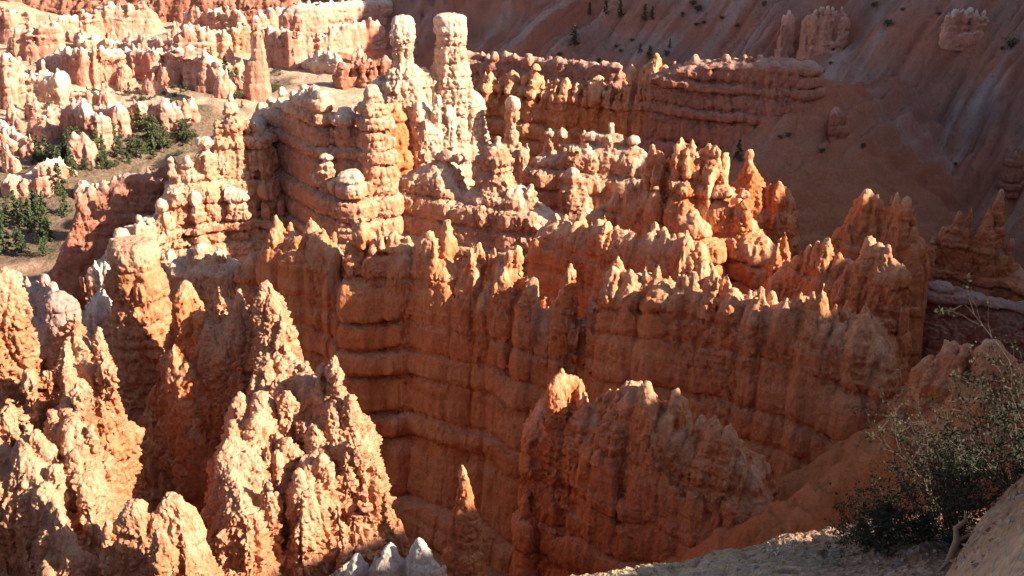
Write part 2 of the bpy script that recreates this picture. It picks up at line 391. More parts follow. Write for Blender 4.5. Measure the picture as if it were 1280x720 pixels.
def chunk(body, tips, gap=0.0, lift=9, zig=1.0):
    """crest broken into blocks: full height under each tip, down to the traced saddle between them"""
    q = sorted(body); px = [p[0] for p in q]; S = lambda x: float(np.interp(x, px, [p[1] for p in q])); Y = lambda x: float(np.interp(x, px, [p[2] for p in q]))
    tt = sorted((t for t in tips if not isinstance(t[1], list) and (len(t) < 4 or t[3] is None)), key=lambda t: t[0]); out = [q[0]] if q[0][0] < tt[0][0] - 4 else []
    for i, t in enumerate(tt):
        for dx, dy in ((-.42, lift + 3), (0, lift), (.42, lift + 4)): out.append((t[0] + dx * t[2], t[1] + dy, Y(t[0] + dx * t[2])))
        if i + 1 < len(tt):
            m = (t[0] + .5 * t[2] + tt[i + 1][0] - .5 * tt[i + 1][2]) / 2
            out.append((m, max(S(m) + gap, t[1] + 7, tt[i + 1][1] + 7), Y(m)))
    if q[-1][0] > tt[-1][0] + 4: out.append(q[-1])
    out.sort(); return [(a, b, c + (zig if k % 2 else -zig)) for k, (a, b, c) in enumerate(out)]
QUEUE = []
def fin(*a, **k): QUEUE.append((a, k))
def raise_rock():
    from concurrent.futures import ThreadPoolExecutor
    with ThreadPoolExecutor(4) as ex: res = list(ex.map(lambda q: shape_fin(*q[0], **q[1]), QUEUE))
    out = [r() for r in res]; QUEUE.clear(); return out
def shape_fin(name, label, cat, body, tips, mat='orange', group=None, T0=3.0, flare=0.16, foot=0.0, foot_at=25, beds=0.9, ribs=0.7, rough=0.7,
        base=None, vx=None, part='spire', capd=3.0, seed=1, knob=None, parts=True, colfl=0.13, bedtop=6.0, h0=None, bedk=1.0, cone=None, drop=0.0, zig=0.0, big=1.0, grooves=0.5, fill=True, chunky=None):
    """one mass of rock. body: polylines of (px, py, Y) along its crest; tips: (px, py, width px, Y or None, height px or None, power) or
    (px, [(py, half width px)...], Y) for a pillar of known outline. The tips become parts of the thing."""
    rs = np.random.RandomState(seed * 7 + 3)
    if cone is None: cone = mat in ('orange', 'near', 'red')
    if knob is None: knob = .07 if cone else .25
    if h0 is None: h0 = 10.0 if cone else 3.0
    if chunky: body = [chunk(body[0], tips, chunky)] + list(body[1:])
    if drop: body = [[(p[0], p[1] + drop, p[2]) for p in pl] for pl in body]
    polys = [[at(*p) for p in pl] for pl in body]
    flat = [p for pl in body for p in pl]
    def Yat(px): 
        q = sorted(body[0]); return float(np.interp(px, [a[0] for a in q], [a[2] for a in q]))
    def Sat(px):
        q = sorted(body[0]); return float(np.interp(px, [a[0] for a in q], [a[1] for a in q]))
    cols = []
    pxs = sorted(t[0] for t in tips)
    def space(px):
        q = [abs(a - px) for a in pxs if a != px]; q = sorted(q)[:2]
        return min(sum(q) / len(q), 26) if q else 0
    for t in tips:
        if isinstance(t[1], list):
            Y = t[2] if len(t) > 2 and t[2] else Yat(t[0])
            zs = [at(t[0], py, Y)[2] for py, _ in t[1]]; rs_ = [hw * m_per_px(t[0], py, Y) for py, hw in t[1]]
            p = at(t[0], t[1][0][0], Y)
            cols.append(dict(x=p[0], y=p[1], z=zs[0], prof=(zs[::-1], rs_[::-1]), R=max(rs_), h=zs[0] - zs[-1]))
        else:
            px, py, w = t[:3]; Y = (t[3] if len(t) > 3 and t[3] else Yat(px) + rs.uniform(-zig, zig)); hp = t[4] if len(t) > 4 and t[4] else max((Sat(px) - py) * 1.5, w * 1.7, 8)
            p = at(px, py, Y); q = m_per_px(px, py, Y)
            cols.append(dict(x=p[0], y=p[1], z=p[2], R=((max(w * .72, .6 * space(px)) if fill else w * .80) if cone else w * .55) * q, h=hp * q * (1.5 if cone else 1.0), pw=t[5] if len(t) > 5 else (rs.uniform(.38, .85) if cone else rs.uniform(.25, .55)), prof=None))
    for ci_ in range(len(cols)):
        c = cols[ci_]; c['main'] = ci_
        if c['prof'] is None and cone and c['R'] > .5:
            for _ in range(rs.randint(1, 4)):
                an = rs.uniform(0, 6.283); of = c['R'] * rs.uniform(.45, .95); dn = c['h'] * rs.uniform(.08, .42)
                cols.append(dict(x=c['x'] + math.cos(an) * of, y=c['y'] + math.sin(an) * of, z=c['z'] - dn, R=c['R'] * rs.uniform(.35, .65), h=max(c['h'] - dn, 2), pw=rs.uniform(.4, .9), prof=None, main=ci_))
    P = np.array([p[:2] for pl in polys for p in pl] + [(c['x'], c['y']) for c in cols])
    Ymean = float(np.mean([p[2] for p in flat])); vx = (vx or Ymean * 0.00185) * .8
    if base is None:
        base = float(np.min(ground(P[:, 0], P[:, 1], False))) - 2.0
    cen = P.mean(0)
    if len(P) > 1:
        w_, v_ = np.linalg.eigh(np.cov((P - cen).T) + 1e-6 * np.eye(2)); e = v_[:, 1]
    else: e = np.array([1.0, 0.0])
    e = e / np.linalg.norm(e); f_ = np.array([-e[1], e[0]])
    ztop = max([c['z'] for c in cols] + [p[2] for pl in polys for p in pl])
    H = ztop - base; mar = T0 + flare * H + foot * max(H - foot_at, 0) + 3.0
    loc = (P - cen) @ np.stack([e, f_], 1)
    u = np.arange(loc[:, 0].min() - mar, loc[:, 0].max() + mar, vx, dtype=np.float32)
    w = np.arange(loc[:, 1].min() - mar, loc[:, 1].max() + mar, vx, dtype=np.float32)
    z = np.arange(base, ztop + 1.5, vx, dtype=np.float32)
    U, W = np.meshgrid(u, w, indexing='ij'); X = cen[0] + U * e[0] + W * f_[0]; Yg = cen[1] + U * e[1] + W * f_[1]
    Fd = np.full((len(u), len(w), len(z)), 50, np.float32); top = np.full(U.shape, -1e3, np.float32)
    zz = z[None, None, :]
    for pl in polys:
        d, zs = seg_dist(X, Yg, pl if len(pl) > 1 else pl * 2)
        zs = zs + (1.1 if cone else .8) * pnoise(X / 2.3, Yg / 2.3, X * 0 + seed) + (1.8 if cone else 0) * pnoise(X / 6, Yg / 6, X * 0 + seed + 9)
        dep = zs[..., None] - zz; dp = np.maximum(dep, 0)
        prof = T0 * np.sqrt(np.clip(dep / h0, 0, 1)) + flare * dp + foot * np.maximum(dp - foot_at, 0)
        Fd = np.minimum(Fd, d[..., None] - np.where(dep < 0, dep, prof))
        top = np.maximum(top, np.where(d < T0 * 1.3, zs, -1e3))
    for i, c in enumerate(cols):
        fl_h = 18.0
        Rm = c['R'] * 1.35 + colfl * fl_h + 2.0
        lu, lw = (np.array([c['x'], c['y']]) - cen) @ np.stack([e, f_], 1)
        a0, a1 = np.searchsorted(u, [lu - Rm, lu + Rm]); b0, b1 = np.searchsorted(w, [lw - Rm, lw + Rm])
        dx = U[a0:a1, b0:b1] - lu; dw = W[a0:a1, b0:b1] - lw
        an = rs.uniform(0, 3.14); sq = rs.uniform(.85, 1.2)
        dc = np.hypot((dx * math.cos(an) + dw * math.sin(an)) * sq, (-dx * math.sin(an) + dw * math.cos(an)) / sq)
        dd = np.full_like(dc, -1e3)
        for q in range(6):
            aa = an + (q + rs.uniform(-.35, .35)) * 1.0472; dd = np.maximum(dd, (dx * math.cos(aa) + dw * math.sin(aa)) / rs.uniform(.78, 1.15))
        pf = .75 if c['prof'] is None else .4
        dd = pf * np.where(dc < 1e-3, dc, dd) + (1 - pf) * dc
        if c['prof']:
            r = np.interp(z, *c['prof']).astype(np.float32); zb = c['prof'][0][0]
            r = np.where(z < zb, r + np.minimum(zb - z, fl_h) * colfl, r); r = np.where(z > c['z'], -(z - c['z']) * 1.0, r)
            kk = .4
        else:
            t = (c['z'] - z) / c['h']
            r = c['R'] * np.clip(t, 0, 1) ** c['pw'] + np.clip(c['z'] - c['h'] - z, 0, fl_h) * colfl
            r = np.where(t < 0, t * c['h'], r); kk = 1.0
        kn = (strata(z * 1.7 + 13.7 * (i % 3)) + .8 * pnoise(z / 1.3, z * 0 + i * 3.7, z * 0 + seed)) * knob * kk * min(c['R'], 2.5)
        r = r + np.where(z < c['z'], kn * np.clip((c['z'] - z) / 1.5, 0, 1), 0).astype(np.float32)
        # lean and wobble of the axis
        g_ = dd[..., None] - r[None, None, :]
        A = Fd[a0:a1, b0:b1]; k = 0.35 * min(1, c['R'])
        Fd[a0:a1, b0:b1] = np.minimum(A, g_) - np.maximum(k - np.abs(A - g_), 0) ** 2 / (4 * k)
        top[a0:a1, b0:b1] = np.maximum(top[a0:a1, b0:b1], np.where(dd < c['R'] * 1.1, c['z'] - .3 * dd, -1e3))
    # vertical ribs, drifting with height
    lv = np.linspace(0, len(z) - 1, 4); zi = np.arange(len(z)); S = []
    for q in range(4):
        o = np.zeros_like(X) + seed * 5.3 + q * 0.9
        S.append(ribs * (fbm(X, Yg, o, 5.5, 3, .6) + .5 * np.abs(pnoise(X / 2.3, Yg / 2.3, o + 40))))
    for q in range(3):
        a = int(round(lv[q])); b = int(round(lv[q + 1])) + (1 if q == 2 else 0)
        t = ((zi[a:b] - lv[q]) / (lv[q + 1] - lv[q])).astype(np.float32)
        Fd[:, :, a:b] += S[q][..., None] * (1 - t) + S[q + 1][..., None] * t
    # broad buttresses and narrow upright clefts
    o = np.zeros_like(X) + seed * 2.1
    B0 = big * (1.5 * pnoise(X / 15, Yg / 15, o) + .9 * pnoise(X / 7, Yg / 7, o + 5))
    gm = np.clip(.5 + 1.6 * pnoise(X / 11, Yg / 11, o + 31), 0, 1.3)
    for a in range(0, len(z), 24):
        zb_ = z[a:a + 24]; za = zb_.mean() / 26; dp_ = np.clip((top[..., None] - zb_ - 1.5) / 9, 0, 1)
        gr = np.maximum(0, .16 - np.abs(pnoise(X / 6.5, Yg / 6.5, o + za))) / .16 * 1.0 + np.maximum(0, .2 - np.abs(pnoise(X / 3.1, Yg / 3.1, o + za * 1.7 + 8))) / .2 * .5
        Fd[:, :, a:a + 24] += (B0 + grooves * gr * gm)[..., None] * np.where(top[..., None] < -500, 1, dp_)
    # beds
    dz = (1.6 * fbm(X, Yg, np.zeros_like(X) + seed, 30, 2) + .5 * pnoise(X / 6, Yg / 6, np.zeros_like(X) + 2 * seed)).astype(np.float32)
    zq = z + 0.0; bm = np.clip(.75 + .8 * pnoise(X / 14, Yg / 14, np.zeros_like(X) + seed * 3), .2, 1.3)
    bw = np.clip((top.max() - zq) / max(bedtop, .1), 0.06, 1) * beds
    for a in range(0, len(u), 64):
        Fd[a:a + 64] -= strata(bedk * zz + dz[a:a + 64, :, None] + .03 * X[a:a + 64, :, None]) * bw * bm[a:a + 64, :, None]
    Fd[:, :, -1] = np.maximum(Fd[:, :, -1], .1); Fd[0] = np.maximum(Fd[0], .1); Fd[-1] = np.maximum(Fd[-1], .1)
    Fd[:, 0] = np.maximum(Fd[:, 0], .1); Fd[:, -1] = np.maximum(Fd[:, -1], .1)
    V, Q = surface_nets(Fd); del Fd
    # keep the one connected body (and anything large joined to it), drop crumbs
    L = np.arange(len(V)); E = np.concatenate([Q[:, [0, 1]], Q[:, [1, 2]], Q[:, [2, 3]], Q[:, [3, 0]]])
    for _ in range(60):
        m_ = np.minimum(L[E[:, 0]], L[E[:, 1]]); old = L.copy()
        np.minimum.at(L, L[E[:, 0]], m_); np.minimum.at(L, L[E[:, 1]], m_)
        L = L[L]; L = L[L]
        if (L == old).all(): break
    cnt = np.bincount(L, minlength=len(V)); keepv = cnt[L] > .06 * cnt.max()
    Q = Q[keepv[Q[:, 0]]]; ids = np.unique(Q); rem = np.zeros(len(V), np.int32); rem[ids] = np.arange(len(ids)); Q = rem[Q]; V = V[ids]
    iu = np.clip(V[:, 0].astype(int), 0, len(u) - 1); iw = np.clip(V[:, 1].astype(int), 0, len(w) - 1)
    V = V * vx; V[:, 0] += u[0]; V[:, 1] += w[0]; V[:, 2] += z[0]
    topv = top[iu, iw]
    Wd = np.stack([cen[0] + V[:, 0] * e[0] + V[:, 1] * f_[0], cen[1] + V[:, 0] * e[1] + V[:, 1] * f_[1], V[:, 2]], 1).astype(np.float32)
    # drop what no viewpoint could reach: below the ground
    N = vnormals(Wd, Q); sc = max(vx / .25, 1.0)
    x, y, zv = Wd.T
    def ledge(v, k):
        q = v * k; f0 = np.floor(q); return (f0 + sstep(.30, .70, q - f0)) / k
    wx = x + .5 * pnoise(x / 1.9, y / 1.9, zv / 1.9); wy = y + .5 * pnoise(x / 1.9 + 9, y / 1.9, zv / 1.9)
    n = .6 * ledge(fbm(x, y, zv * .5, 4.5, 2), 2.6)
    n = n + .80 * ledge(np.abs(pnoise(wx / 2.4, wy / 2.4, zv / 6.0)) - .25, 4.0) + .55 * ledge(np.abs(pnoise(wx / 1.2, wy / 1.2, zv / 2.2)) - .25, 4.0)
    n = n + .62 * (np.abs(pnoise(wx / .62, wy / .62, zv / .9)) - .25)
    if vx < .45: n = n + .50 * (np.abs(pnoise(wx / .36, wy / .36, zv / .45)) - .25)
    fz = zv * (3.1 if vx < .35 else 1.9) + 1.6 * fbm(x, y, zv * .3, 6, 2); n = n + (.34 if vx > .14 else .22) * strata(np.mod(fz + 100, 180) - 130) * np.clip(.6 + 1.2 * pnoise(x / 5, y / 5, zv / 5), 0, 1.3)
    if vx < .14: n = n + .34 * (np.abs(pnoise(wx / .2, wy / .2, zv / .26)) - .25)
    crk = np.abs(pnoise(x / 2.7, y / 2.7, zv / 9)); n = n - .6 * np.maximum(0, .12 - crk) / .12
    Wd = Wd + N * (n * rough * min(1.0, .55 + T0 / 8) * np.clip(.4 + (topv - zv) / 7, .4, 1.1))[:, None]
    N = vnormals(Wd, Q)
    tipa = np.exp(-np.maximum(topv - Wd[:, 2], 0) / capd); tipa[topv < -500] = 0
    # split: each spire above its saddle is a part of its own
    fc = Wd[Q].mean(1); lab = np.zeros(len(Q), np.int32); best = np.full(len(Q), 1e9, np.float32)
    mains = [c for k_, c in enumerate(cols) if c['main'] == k_]
    for i, c in enumerate(mains if parts else []):
        cut = c['z'] - c['h']; k = fc[:, 2] > cut + .25 * pnoise(fc[:, 0] / 1.5, fc[:, 1] / 1.5, fc[:, 2] * 0)
        dd = np.hypot(fc[:, 0] - c['x'], fc[:, 1] - c['y']); k &= (dd < best) & (dd < c['R'] * 1.6 + .8)
        lab[k] = i + 1; best[k] = dd[k]
    root_xy = cen; rz = float(base)
    used = [i for i in range(1, len(mains) + 1) if (lab == i).sum() >= 12]
    for i in range(1, len(mains) + 1):
        if i not in used: lab[lab == i] = 0
    off = np.array([root_xy[0], root_xy[1], rz], np.float32)
    def piece(k, nm, par):
        f = Q[k]; ids, inv = np.unique(f, return_inverse=True)
        return link_mesh(nm, Wd[ids] - off, inv.reshape(-1, 4), M[mat] if isinstance(mat, str) else mat, par, attr={'tip': tipa[ids]}, normals=N[ids])
    def link():
        if not used:
            o = piece(lab == 0, name, None); o.location = off
        else:
            o = empty(name, off); piece(lab == 0, 'rock_body', o)
            for i in used: piece(lab == i, part, o)
        return tag(o, label, cat, group, 'thing')
    return link

# ------------------------------------------------------------------ the rock fins and hoodoos, near to far
RF = 'rock fin'
FG = 'fins of the amphitheatre'
# the three white tips at the bottom edge
fin('hoodoo_cluster', 'three low whitish pointed tips rising at the bottom edge beside the thin spire', 'hoodoo',
    [[(432, 712, 72), (485, 706, 71), (530, 700, 70)]],
    [(446, 691, 34, None, 30), (487, 679, 40, None, 40, .6), (524, 672, 40, None, 50, .7), (470, 694, 20, None, 20)], 'pale', T0=1.2, vx=.11, seed=2, beds=.35, rough=.45, part='tip')
# the thin spire
fin('hoodoo', 'lone thin orange spire standing in the dark gap before the long wall', 'hoodoo',
    [[(577, 690, 95), (585, 700, 96)]], [(578, [(580, 3), (590, 7), (600, 10), (620, 15), (650, 20), (680, 24), (730, 31)], 95)],
    'orange', T0=1.5, vx=.16, seed=3, beds=.3, big=.2, grooves=.4, rough=.6, ribs=.5, parts=False, capd=2)
# left foreground
fin('rock_fin', 'bleached jagged slab of rock at the left edge with crusty sunlit flank', RF,
    [[(-60, 430, 108), (20, 450, 106), (60, 425, 105), (85, 400, 104), (110, 440, 102), (124, 480, 100)],
     [(85, 420, 104), (80, 480, 98), (98, 540, 93), (105, 590, 90)], [(-60, 500, 98), (-10, 535, 94), (35, 575, 90), (70, 635, 86), (92, 680, 83)]],
    [(78, 357, 34, 105, 70, .8), (92, 385, 22, 104), (58, 392, 26, 106), (30, 404, 26, 107), (6, 340, 32, 101, 100, .4), (104, 402, 20, 103), (123, 408, 22, 102), (126, 434, 22, 100, 40),
     (60, 440, 24, 99), (36, 462, 28, 98), (98, 470, 28, 96), (62, 500, 26, 95), (112, 520, 26, 93), (12, 500, 30, 96), (44, 540, 26, 91), (92, 560, 28, 90), (66, 580, 22, 89), (102, 600, 22, 88), (82, 630, 20, 86), (28, 520, 20, 93), (78, 535, 20, 94), (120, 480, 18, 97)],
    'near', T0=2.6, flare=.07, colfl=.06, seed=4, vx=.13, beds=.45, rough=.9, ribs=1.0, capd=6, h0=6, big=.5, grooves=.4)
fin('rock_fin', 'broad sunlit fin of crusty orange rock left of centre with many white knobs', RF,
    [[(262, 395, 116), (300, 395, 114), (335, 385, 112), (360, 440, 108), (390, 470, 104), (425, 490, 101), (445, 530, 99)],
     [(335, 410, 111), (330, 480, 105), (320, 550, 98), (305, 620, 92)], [(400, 490, 103), (395, 550, 98), (385, 610, 94)], [(290, 550, 96), (300, 610, 92)], [(440, 540, 99), (445, 620, 96)]],
    [(272, 347, 24, 116, 70, .6), (300, 362, 22, 114, 50), (327, 351, 42, 112, 90, .45), (350, 385, 24, 110), (376, 447, 20, 107), (392, 462, 16, 105), (405, 460, 14, 103), (418, 445, 20, 102, 60), (437, 482, 18, 100, 50), (447, 520, 18, 98),
     (345, 467, 20, 104, 40), (358, 487, 26, 102, 40, .5), (316, 462, 26, 106, 40), (300, 490, 28, 102, 40), (290, 528, 28, 99), (278, 560, 24, 96), (333, 556, 22, 97), (360, 546, 26, 98), (390, 527, 32, 99, 60, .4), (400, 567, 34, 96, 70, .45), (432, 560, 28, 97), (370, 590, 30, 94), (330, 600, 28, 93), (300, 590, 28, 94), (445, 590, 30, 96), (420, 620, 34, 94), (456, 565, 24, 98, 50, .5), (460, 620, 26, 96, 60, .5), (450, 655, 34, 94), (380, 640, 34, 92), (308, 520, 20, 100), (345, 520, 22, 99), (375, 500, 22, 101)],
    'near', T0=2.8, flare=.10, colfl=.08, seed=5, vx=.13, beds=.45, rough=.9, ribs=1.0, capd=6, h0=6, big=.5, grooves=.3)
fin('rock_stump', 'blunt knobby stump of pale rock at the bottom left, right of the left edge slab', 'rock stump',
    [[(160, 660, 82), (190, 655, 82), (215, 640, 83), (240, 690, 83)]],
    [(150, 640, 30), (168, 627, 34), (190, 640, 26), (212, 619, 34, None, 40, .4), (200, 660, 30, 79), (228, 650, 22), (235, 690, 26, 81)], 'near', T0=2.6, flare=.13, seed=6, vx=.12, beds=.35, rough=.75, ribs=.9, capd=4)
fin('rock_fin', 'shaded rounded fin in the gap between stacked pillar and sunlit broad fin', RF,
    [[(200, 480, 120), (222, 390, 119), (250, 400, 117), (262, 440, 114)], [(225, 440, 116), (235, 520, 113)]],
    [(231, 351, 52, 118, 90, .4), (214, 375, 26, 119), (250, 380, 30, 116), (236, 452, 38, 113, 60, .5), (205, 440, 20, 117), (217, 432, 18, 114)], 'orange', T0=3, flare=.16, seed=7, beds=.5, capd=2.5)
fin('hoodoo', 'stout stacked pillar with a grey cap and pinched neck at the left', 'hoodoo',
    [[(150, 420, 127), (190, 430, 126)]],
    [(166, [(300, 22), (304, 30), (318, 33), (326, 31), (331, 28), (337, 32), (346, 35), (368, 36), (374, 35), (396, 37), (440, 40), (520, 44)], 126)],
    'near', T0=3.0, flare=.16, seed=8, beds=.5, ribs=.5, big=.2, grooves=.5, rough=.7, part='pillar', knob=.12, capd=2.5)
fin('hoodoo', 'short chalk white pinnacle against the left side of the stacked pillar', 'hoodoo',
    [[(112, 372, 135), (130, 350, 134)]], [(118, 322, 20, 135, 40, .4), (130, 324, 16, 134, 40, .4), (110, 350, 16), (126, 372, 24, 131)], 'pale', T0=1.6, seed=9, beds=.3, parts=False)
# the front fin at the bottom centre
fin('rock_fin', 'freestanding shaded fin with pale serrated top at the bottom centre', RF,
    [[(px, py, float(np.interp(px, [685, 940], [122, 107])) + (1.0 if k % 2 else -.8)) for k, (px, py) in enumerate(
      [(686, 510), (692, 480), (703, 464), (720, 471), (728, 492), (738, 507), (752, 507), (760, 494), (770, 491), (775, 508), (783, 484), (800, 482), (815, 483), (826, 494), (838, 502), (846, 493), (852, 522), (862, 548), (868, 532), (878, 522), (895, 522), (905, 532), (915, 534), (925, 542), (930, 562), (935, 552), (941, 585)])]],
    [(703, 457, 24), (720, 462, 18), (690, 482, 12), (730, 488, 14), (748, 498, 12), (762, 484, 13), (772, 476, 12, 116, 36), (787, 476, 20), (800, 477, 20), (815, 477, 18), (829, 490, 16), (847, 486, 17, None, 34, .4), (876, 518, 18), (892, 515, 18), (913, 528, 18), (932, 545, 14)],
    'orange', T0=2.6, flare=.10, seed=10, beds=1.3, bedk=.62, ribs=.8, vx=.2, capd=3, bedtop=22, zig=.6, big=1.0, h0=4, drop=5, fill=False)
# right-hand knob ridge above the talus
fin('rock_fin', 'low rounded ridge with pale knobs at the right edge above the bush', RF,
    [[(1140, 520, 116), (1165, 475, 114), (1190, 455, 112), (1240, 445, 109), (1275, 470, 107), (1320, 540, 104)]],
    [(1192, 421, 20), (1162, 442, 16), (1178, 440, 18), (1209, 427, 26), (1226, 436, 18), (1243, 425, 32), (1262, 446, 26), (1275, 470, 26), (1138, 478, 20, 118), (1150, 505, 22)], 'orange', T0=2.6, flare=.35, chunky=3, fill=False, seed=11, beds=.3, capd=2.5, h0=5)
# the long wall across the middle
fin('rock_wall', 'longest orange wall across the middle with a serrated row of sunlit tips', 'rock wall',
    [[(px, py, float(np.interp(px, [318, 436, 560, 690, 850, 1000, 1110], [190, 179, 170, 160, 149, 139, 132])) + (1.6 if k % 2 else -1.2)) for k, (px, py) in enumerate(
      [(318, 310), (333, 294), (345, 278), (360, 282), (374, 288), (388, 280), (402, 292), (412, 287), (420, 305), (427, 345), (432, 345), (437, 305), (447, 286), (460, 284), (470, 294), (490, 294), (508, 301), (515, 299), (535, 293), (550, 303), (560, 302), (568, 316), (590, 316), (607, 332), (612, 346), (618, 320), (632, 327), (650, 328), (668, 348), (676, 374), (684, 392), (700, 362), (713, 352), (722, 388), (732, 402), (742, 364), (752, 378), (757, 352), (765, 327), (775, 326), (790, 341), (808, 338), (830, 337), (840, 357), (850, 354), (860, 368), (872, 352), (884, 374), (893, 354), (905, 353), (918, 352), (930, 360), (945, 366), (965, 371), (985, 375), (1010, 371), (1030, 370), (1040, 386), (1050, 393), (1062, 386), (1083, 384), (1095, 407), (1104, 440), (1110, 470)])]],
    [(345, 267, 26), (363, 274, 14), (388, 271, 26), (405, 282, 12), (417, 276, 12, None, 40), (435, 298, 11), (453, 269, 24), (475, 290, 10), (492, 284, 14), (510, 295, 10), (526, 296, 14), (537, 289, 22), (560, 274, 18, None, 60), (577, 307, 10), (588, 306, 10), (600, 302, 15, None, 60), (618, 303, 10, None, 40), (637, 310, 12), (647, 302, 18, None, 60), (660, 312, 14), (674, 326, 13, None, 50), (690, 315, 9, 165), (713, 328, 14, None, 60), (740, 337, 15, 154, 70), (756, 350, 12), (773, 315, 28), (788, 335, 12), (807, 332, 14), (823, 327, 22), (837, 336, 14), (849, 341, 11), (868, 338, 16), (893, 337, 11), (910, 340, 18), (927, 343, 11), (938, 355, 11), (952, 357, 16), (965, 365, 16), (985, 368, 14), (1002, 357, 15), (1017, 358, 11), (1030, 349, 13, None, 45), (1045, 378, 14), (1060, 371, 14), (1070, 378, 12), (1083, 370, 15), (1103, 433, 22)],
    'orange', T0=2.4, flare=.10, foot=.2, foot_at=38, seed=12, beds=2.3, bedk=.62, ribs=.6, vx=.3, capd=5, bedtop=28, colfl=.12, zig=1.6, big=1.5, grooves=.3, drop=7, fill=False, h0=4.5)
# buttress bulging from the middle of the long wall and a second ridge just behind it
fin('rock_fin', 'serrated ridge with thin sunlit spires just behind the right half of longest wall', RF,
    [[(690, 285, 196), (725, 288, 192), (760, 308, 188), (800, 312, 184), (850, 312, 178), (885, 345, 172), (900, 380, 168)]],
    [(692, 266, 12), (708, 268, 12), (727, 263, 10), (740, 272, 12), (756, 262, 13, None, 50), (772, 278, 11), (787, 279, 14, None, 50), (803, 292, 10), (817, 282, 9), (829, 285, 12), (843, 291, 15), (858, 287, 10), (875, 302, 24, None, 70, .5), (888, 325, 12)], 'orange', T0=2.5, flare=.14, chunky=4, fill=False, seed=13, beds=.7, vx=.3, capd=5, bedtop=14, h0=4)
# right-hand towers
fin('rock_fin', 'tall blunt tower with one sunlit right edge near the right end of longest wall', RF,
    [[(1070, 335, 160), (1095, 325, 158), (1115, 325, 156)], [(1095, 380, 154), (1100, 450, 150)]],
    [(1085, 294, 30, None, 60, .4), (1098, 304, 18), (1111, 306, 20, None, 90, .35), (1072, 330, 16), (1105, 430, 20, 148, 50, .5), (1122, 462, 18, 144, 40, .6), (1090, 400, 16, 150, 40, .5)], 'orange', T0=2.8, flare=.06, colfl=.05, h0=3, seed=14, beds=.5, vx=.28, capd=3, big=.5)
fin('rock_fin', 'low toothed ridge between golden pointed tip and the blunt right tower', RF,
    [[(965, 340, 186), (1000, 328, 184), (1030, 318, 181), (1068, 330, 177)]],
    [(982, 283, 20, 190, 36, .8), (973, 300, 14, 188), (997, 318, 14), (1012, 305, 12), (1023, 302, 14), (1037, 296, 12), (1050, 312, 14)], 'orange', T0=2.6, flare=.2, chunky=3, fill=False, seed=15, beds=.5, vx=.33)
fin('rock_fin', 'broad double-peaked brown tower behind the blunt right tower', RF,
    [[(1055, 285, 205), (1090, 268, 202), (1115, 272, 200), (1145, 290, 197)]],
    [(1072, 247, 18, None, 40, .5), (1084, 236, 22, None, 50, .5), (1097, 242, 12), (1110, 258, 12), (1122, 239, 15, None, 44, .5), (1134, 245, 16, None, 50, .45), (1060, 275, 12), (1143, 275, 10)], 'orange', T0=2.2, flare=.07, colfl=.05, chunky=3, fill=False, seed=16, beds=.5, vx=.36, capd=2, h0=4, big=.7)
fin('rock_fin', 'castle of slender red spires in shade at the right edge', RF,
    [[(1138, 322, 214), (1160, 322, 216), (1178, 318, 216), (1200, 312, 215), (1228, 310, 213), (1262, 322, 210), (1290, 345, 206)]],
    [(1152, 306, 14, None, 30, .7), (1166, 296, 15, None, 36, .7), (1184, 284, 17, None, 50, .6), (1200, 263, 18, None, 70, .5), (1215, 257, 18, None, 75, .5), (1225, 280, 14, None, 40), (1237, 257, 20, None, 70, .45), (1252, 236, 20, 214, 100, .5), (1266, 300, 14, None, 40)], 'orange', fill=False, T0=2.6, flare=.12, seed=17, beds=.7, vx=.36, capd=2, h0=3)
fin('rock_wall', 'low dark ledge wall in deep shade below the castle of spires', 'rock wall',
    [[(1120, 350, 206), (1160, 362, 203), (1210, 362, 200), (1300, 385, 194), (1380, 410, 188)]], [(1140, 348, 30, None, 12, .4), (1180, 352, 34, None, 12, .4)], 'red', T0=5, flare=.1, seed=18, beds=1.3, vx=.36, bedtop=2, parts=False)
# castle behind the long wall
fin('rock_fin', 'ragged orange castle behind the centre right with sunlit right edges', RF,
    [[(752, 255, 222), (785, 232, 220), (820, 215, 218), (850, 195, 216), (890, 200, 213), (920, 255, 209), (948, 290, 205), (968, 320, 202)], [(850, 240, 210), (880, 270, 205)]],
    [(770, 236, 16), (788, 226, 14), (808, 218, 14), (828, 176, 18, None, 45), (840, 196, 14), (852, 171, 18), (866, 172, 14), (878, 184, 12), (886, 178, 12), (896, 180, 18, None, 60, .4), (822, 232, 18, 212, 24), (860, 220, 24, 210, 30), (905, 222, 16), (930, 238, 18, 206, 60, .4), (944, 262, 14, 204, 50), (953, 266, 11, 203)],
    'orange', T0=3, flare=.14, chunky=3, fill=False, seed=19, beds=1.3, vx=.38, capd=5, drop=4, zig=1.5, h0=4)
fin('hoodoo', 'steep pyramid with a knobbed point right of the ragged castle', 'hoodoo',
    [[(905, 250, 222), (940, 232, 221), (970, 240, 220), (982, 262, 219)]],
    [(938, [(186, 3), (192, 6), (200, 5), (212, 9), (222, 14), (234, 22), (260, 34)], 222), (962, 228, 16), (973, 224, 18, None, 26, .4), (950, 236, 14)], 'orange', T0=3, flare=.12, chunky=2, fill=False, seed=20, beds=.7, vx=.38)
